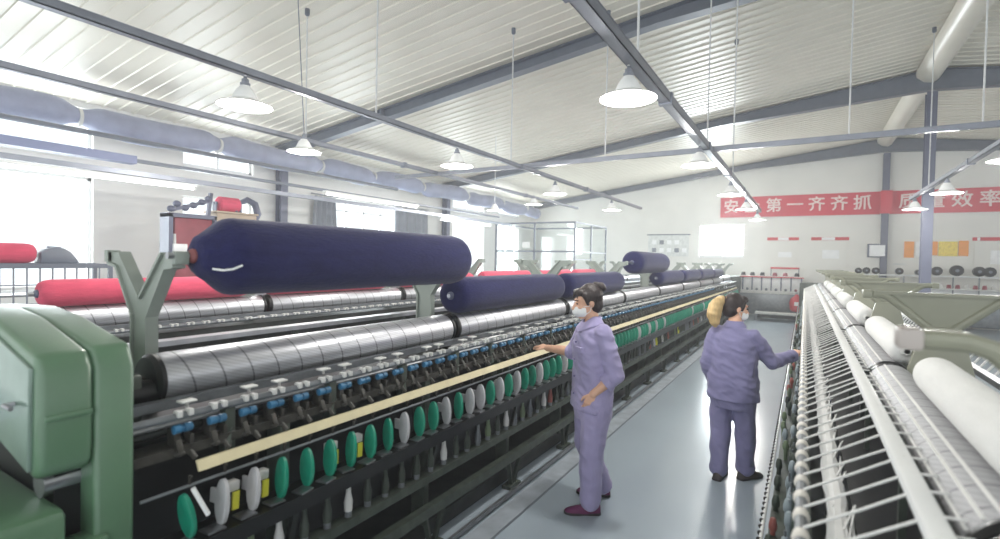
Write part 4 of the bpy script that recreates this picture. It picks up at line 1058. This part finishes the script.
m.rings(g.body_rings([(.735, 0, 0, .178, .132), (.76, 0, 0, .182, .134), (.9, 0, -.005, .176, .13), (1.02, 0, -.005, .172, .128), (1.14, 0, 0, .174, .13), (1.22, 0, 0, .165, .118), (1.28, 0, 0, .145, .095), (1.32, 0, 0, .09, .07), (1.335, 0, .005, .064, .058)]))
limb(m, (Lsh, Lsh.lerp(Lel, .55), Lel, Lel.lerp(Lwr, .28)), (.064, .064, .059, .055)); limb(m, (Rsh, Rsh.lerp(Rel, .6), Rel), (.064, .058, .054))
J = from_mesh('jacket', voxel(m, .008, 3, .015, 3), 'uniform', W1, g.b)
def cuff(parent, a, b_, r, mt='uniform'):
    d = (b_ - a).normalized(); return MB().lathe(a, d, [(0, r * .8), (.002, r), (.012, r * 1.05), (.035, r * 1.03), (.043, r * .98), (.044, r * .7)], 18).build('cuff', M[mt], parent)
c0 = Lel.lerp(Lwr, .27); cuff(J, c0, Lwr, .060); cuff(J, Rel.lerp(Rwr, -.05), Rwr, .056)
m = MB(); n = 22; rs = []
for z, a, b_, cf in ((1.385, .064, .058, .012), (1.378, .07, .064, .012), (1.335, .100, .09, .018), (1.322, .104, .096, .02), (1.335, .088, .078, .012)):
    rs.append([g.p(a * math.cos(2 * PI * k / n), cf + b_ * math.sin(2 * PI * k / n), z - .05 * max(0, math.sin(2 * PI * k / n)) ** 2) for k in range(n)])
m.rings(rs + [rs[0]], caps=False); m.build('collar', M['uniform'], J, smooth=60)
m = MB(); m.rings([[P(-.115, .10, 1.175), P(-.03, .12, 1.175), P(-.03, .12, 1.14), P(-.115, .10, 1.14)], [P(-.115, .128, 1.175), P(-.03, .145, 1.175), P(-.03, .15, 1.14), P(-.115, .132, 1.14)]]); m.build('pocket_flap', M['uniform'], J, smooth=0)
for z in (.84, .96, 1.08, 1.2): MB().ell(P(0, .131 if z < 1.15 else .124, z), .007, .007, .007, 8, 6).build('button', M['button'], J)
m = MB()
m.rings(g.body_rings([(.66, 0, -.01, .15, .115), (.72, 0, -.01, .165, .125), (.82, 0, -.01, .16, .12), (.86, 0, -.01, .15, .11)]))
limb(m, (Lhip + V((0, 0, -.03)), Lkn, Lan + V((0, 0, .0))), (.105, .085, .074)); limb(m, (Rhip + V((0, 0, -.03)), Rkn, Ran), (.102, .082, .072))
from_mesh('trousers', voxel(m, .008, 3, .012, 9, .55), 'uniform', W1, g.b)
fd = V((-.86, -.50, 0)).normalized()
shoe('shoe', 'shoe_plum', W1, Lan - fd * .06 - V((0, 0, .09)), fd, .235); shoe('shoe', 'shoe_plum', W1, Ran - fd * .055 - V((0, 0, .09)), V((-.9, -.3, 0)), .235)
# hair with a bun, fringe and nape
m = MB(); m.ell(q(0, -.026, .04), .083, .092, .092, 20, 12, R3); m.ell(q(0, -.045, -.015), .072, .062, .075, 16, 10, R3)
m.ell(q(0, .052, .078), .062, .038, .03, 14, 8, R3)
for sx in (-1, 1): m.caps(q(sx * .066, .03, .06), .017, q(sx * .072, .018, -.01), .009, 8); m.caps(q(sx * .03, .075, .085), .014, q(sx * .05, .08, .045), .008, 8)
hv = voxel(m, .007, 3, .005, 2); hr = from_mesh('hair', hv, 'hair', W1, g.b)
m = MB(); m.ell(q(0, -.105, .098), .04, .036, .034, 14, 10, R3); m.ell(q(.02, -.085, .115), .025, .03, .02, 12, 8, R3); m.ell(q(-.012, -.125, .08), .022, .02, .025, 12, 8, R3)
from_mesh('hair_bun', voxel(m, .006, 2, .009, 5), 'hair', hr, g.b)
MB().lathe(q(0, -.085, .082), q(0, -.105, .098) - q(0, -.085, .082), [(0, .02), (.004, .027), (.012, .027), (.016, .02)], 14).build('hair_tie', M['tube_red'], hr)
def face_mask(q, R3, parent, org):
    m = MB(); rs = []
    for t in range(7):
        a = t / 6 * PI / 2; ring = []
        for k in range(20):
            b_ = 2 * PI * k / 20
            ring.append(q(.062 * math.cos(b_) * math.cos(a), .052 + .066 * math.sin(a) - .02 * abs(math.cos(b_)) * math.cos(a), -.052 + (.052 + .006 * math.cos(2 * b_)) * math.sin(b_) * math.cos(a)))
        rs.append(ring)
    m.rings(rs); mk = m.build('face_mask', M['mask'], parent, smooth=60)
    for sx in (-1, 1):
        for z in (-.02, -.08): MB().tube([q(sx * .058, .045, z), q(sx * .07, .01, z * .6 - .01), q(sx * .078, -.012, -.006)], .0022, 6).build('ear_loop', M['mask'], mk)
face_mask(q, R3, W1, g.b)
for sx in (-1, 1):
    e = MB().ell(q(sx * .032, .083, .004), .0125, .006, .0055, 12, 8, R3).build('eye', M['eye'], W1)
    MB().tube([q(sx * .018, .089, .026), q(sx * .034, .088, .03), q(sx * .05, .078, .026)], .0035, 6).build('eyebrow', M['brow'], W1)

# second woman: seen from behind, right hand out to the rollers of the white machine
g = Fig((-.48, 4.55), (.2, .98)); P = g.p
Lsh, Lel, Lwr = P(-.138, -.01, 1.19), P(-.19, -.05, .95), P(-.175, .06, .77)
Rsh, Rel, Rwr = P(.138, 0, 1.185), P(.255, .12, .99), P(.375, .345, 1.035)
Lhip, Lkn, Lan = P(-.085, 0, .74), P(-.086, .0, .41), P(-.075, -.05, .09)
Rhip, Rkn, Ran = P(.085, 0, .74), P(.094, .05, .41), P(.088, .1, .09)
hc = P(-.005, .03, 1.405); HF = V((.82, .57, 0)).normalized()
m = MB()
m.rings(g.body_rings([(.70, 0, 0, .15, .1), (.85, 0, 0, .145, .1), (1.0, 0, 0, .145, .1), (1.12, 0, 0, .155, .1), (1.21, 0, 0, .135, .07), (1.25, 0, 0, .06, .05)]))
m.caps(P(0, -.005, 1.2), .056, P(0, .015, 1.335), .049, 14)
q, R3 = head(m, hc, HF, .12)
for a in ((Lsh, Lel, Lwr), (Rsh, Rel, Rwr)): limb(m, a, (.05, .042, .027))
for a in ((Lhip, Lkn, Lan), (Rhip, Rkn, Ran)): limb(m, a, (.072, .05, .036))
hand(m, Lwr, V((.05, .15, -1)), -g.R, g.F, .4)
rd = (V((-.02, 5.0, 1.085)) - Rwr).normalized(); hand(m, Rwr, rd, V((0, -.1, 1)), V((-.9, .3, .1)), .3)
W2 = from_mesh('person', voxel(m, .0052, 3), 'skin', None, g.b)
tag(W2, 'woman seen from behind in violet work suit, blond ponytail, touching the right machine', 'person')
m = MB()
m.rings(g.body_rings([(.665, 0, 0, .192, .14), (.70, 0, 0, .198, .142), (.82, 0, 0, .19, .138), (.95, 0, 0, .182, .132), (1.08, 0, 0, .18, .13), (1.16, 0, 0, .168, .115), (1.21, 0, 0, .145, .095), (1.245, 0, 0, .095, .07), (1.265, 0, .005, .064, .058)]))
limb(m, (Lsh, Lsh.lerp(Lel, .5), Lel, Lel.lerp(Lwr, .85)), (.064, .064, .058, .05)); limb(m, (Rsh, Rsh.lerp(Rel, .6), Rel, Rel.lerp(Rwr, .78)), (.064, .062, .058, .048))
J = from_mesh('jacket', voxel(m, .008, 3, .015, 12), 'uniform_deep', W2, g.b)
cuff(J, Lel.lerp(Lwr, .8), Lwr, .05, 'uniform_deep'); cuff(J, Rel.lerp(Rwr, .74), Rwr, .049, 'uniform_deep')
m = MB(); n = 22; rs = []
for z, a, b_, cf in ((1.305, .060, .054, .008), (1.292, .068, .062, .008), (1.265, .088, .08, .008), (1.255, .09, .084, .008), (1.265, .078, .07, .008)):
    rs.append([g.p(a * math.cos(2 * PI * k / n), cf + b_ * math.sin(2 * PI * k / n), z) for k in range(n)])
m.rings(rs + [rs[0]], caps=False); m.build('collar', M['uniform_deep'], J, smooth=60)
m = MB()
m.rings(g.body_rings([(.60, 0, 0, .15, .12), (.66, 0, 0, .175, .13), (.76, 0, 0, .165, .125), (.8, 0, 0, .15, .11)]))
limb(m, (Lhip + V((0, 0, -.05)), Lkn, Lan + V((0, 0, .03)), Lan + V((0, 0, .005))), (.1, .08, .07, .074)); limb(m, (Rhip + V((0, 0, -.05)), Rkn, Ran + V((0, 0, .03)), Ran + V((0, 0, .005))), (.1, .08, .07, .074))
from_mesh('trousers', voxel(m, .008, 3, .013, 21, .55), 'uniform_deep', W2, g.b)
fd = V((.12, 1, 0)).normalized(); shoe('shoe', 'shoe_dark', W2, Lan - fd * .06 - V((0, 0, .09)), fd, .23)
fd = V((.62, .78, 0)).normalized(); shoe('shoe', 'shoe_dark', W2, Ran - fd * .06 - V((0, 0, .09)), fd, .23)
m = MB(); m.ell(q(0, -.022, .036), .083, .092, .09, 20, 12, R3); m.ell(q(0, -.045, -.015), .072, .062, .072, 16, 10, R3); m.ell(q(0, .048, .078), .06, .038, .03, 14, 8, R3)
for sx in (-1, 1): m.caps(q(sx * .066, .03, .06), .017, q(sx * .072, .018, -.01), .009, 8)
hr = from_mesh('hair', voxel(m, .007, 3, .005, 2), 'hair', W2, g.b)
m = MB(); t = [q(0, -.1, .055), q(0, -.135, .05), q(0, -.17, .0), q(0, -.175, -.07), q(0, -.16, -.13), q(0, -.15, -.165)]
limb(m, t, (.03, .04, .056, .056, .042, .018))
from_mesh('ponytail', voxel(m, .008, 3, .010, 4), 'hairblond', hr, g.b)
MB().lathe(q(0, -.1, .055), t[1] - t[0], [(0, .026), (.004, .036), (.014, .036), (.018, .028)], 14).build('hair_tie', M['brow'], hr)
face_mask(q, R3, W2, g.b)
for sx in (-1, 1):
    MB().ell(q(sx * .032, .083, .004), .0125, .006, .0055, 12, 8, R3).build('eye', M['eye'], W2)
    MB().tube([q(sx * .018, .089, .026), q(sx * .034, .088, .03), q(sx * .05, .078, .026)], .0035, 6).build('eyebrow', M['brow'], W2)
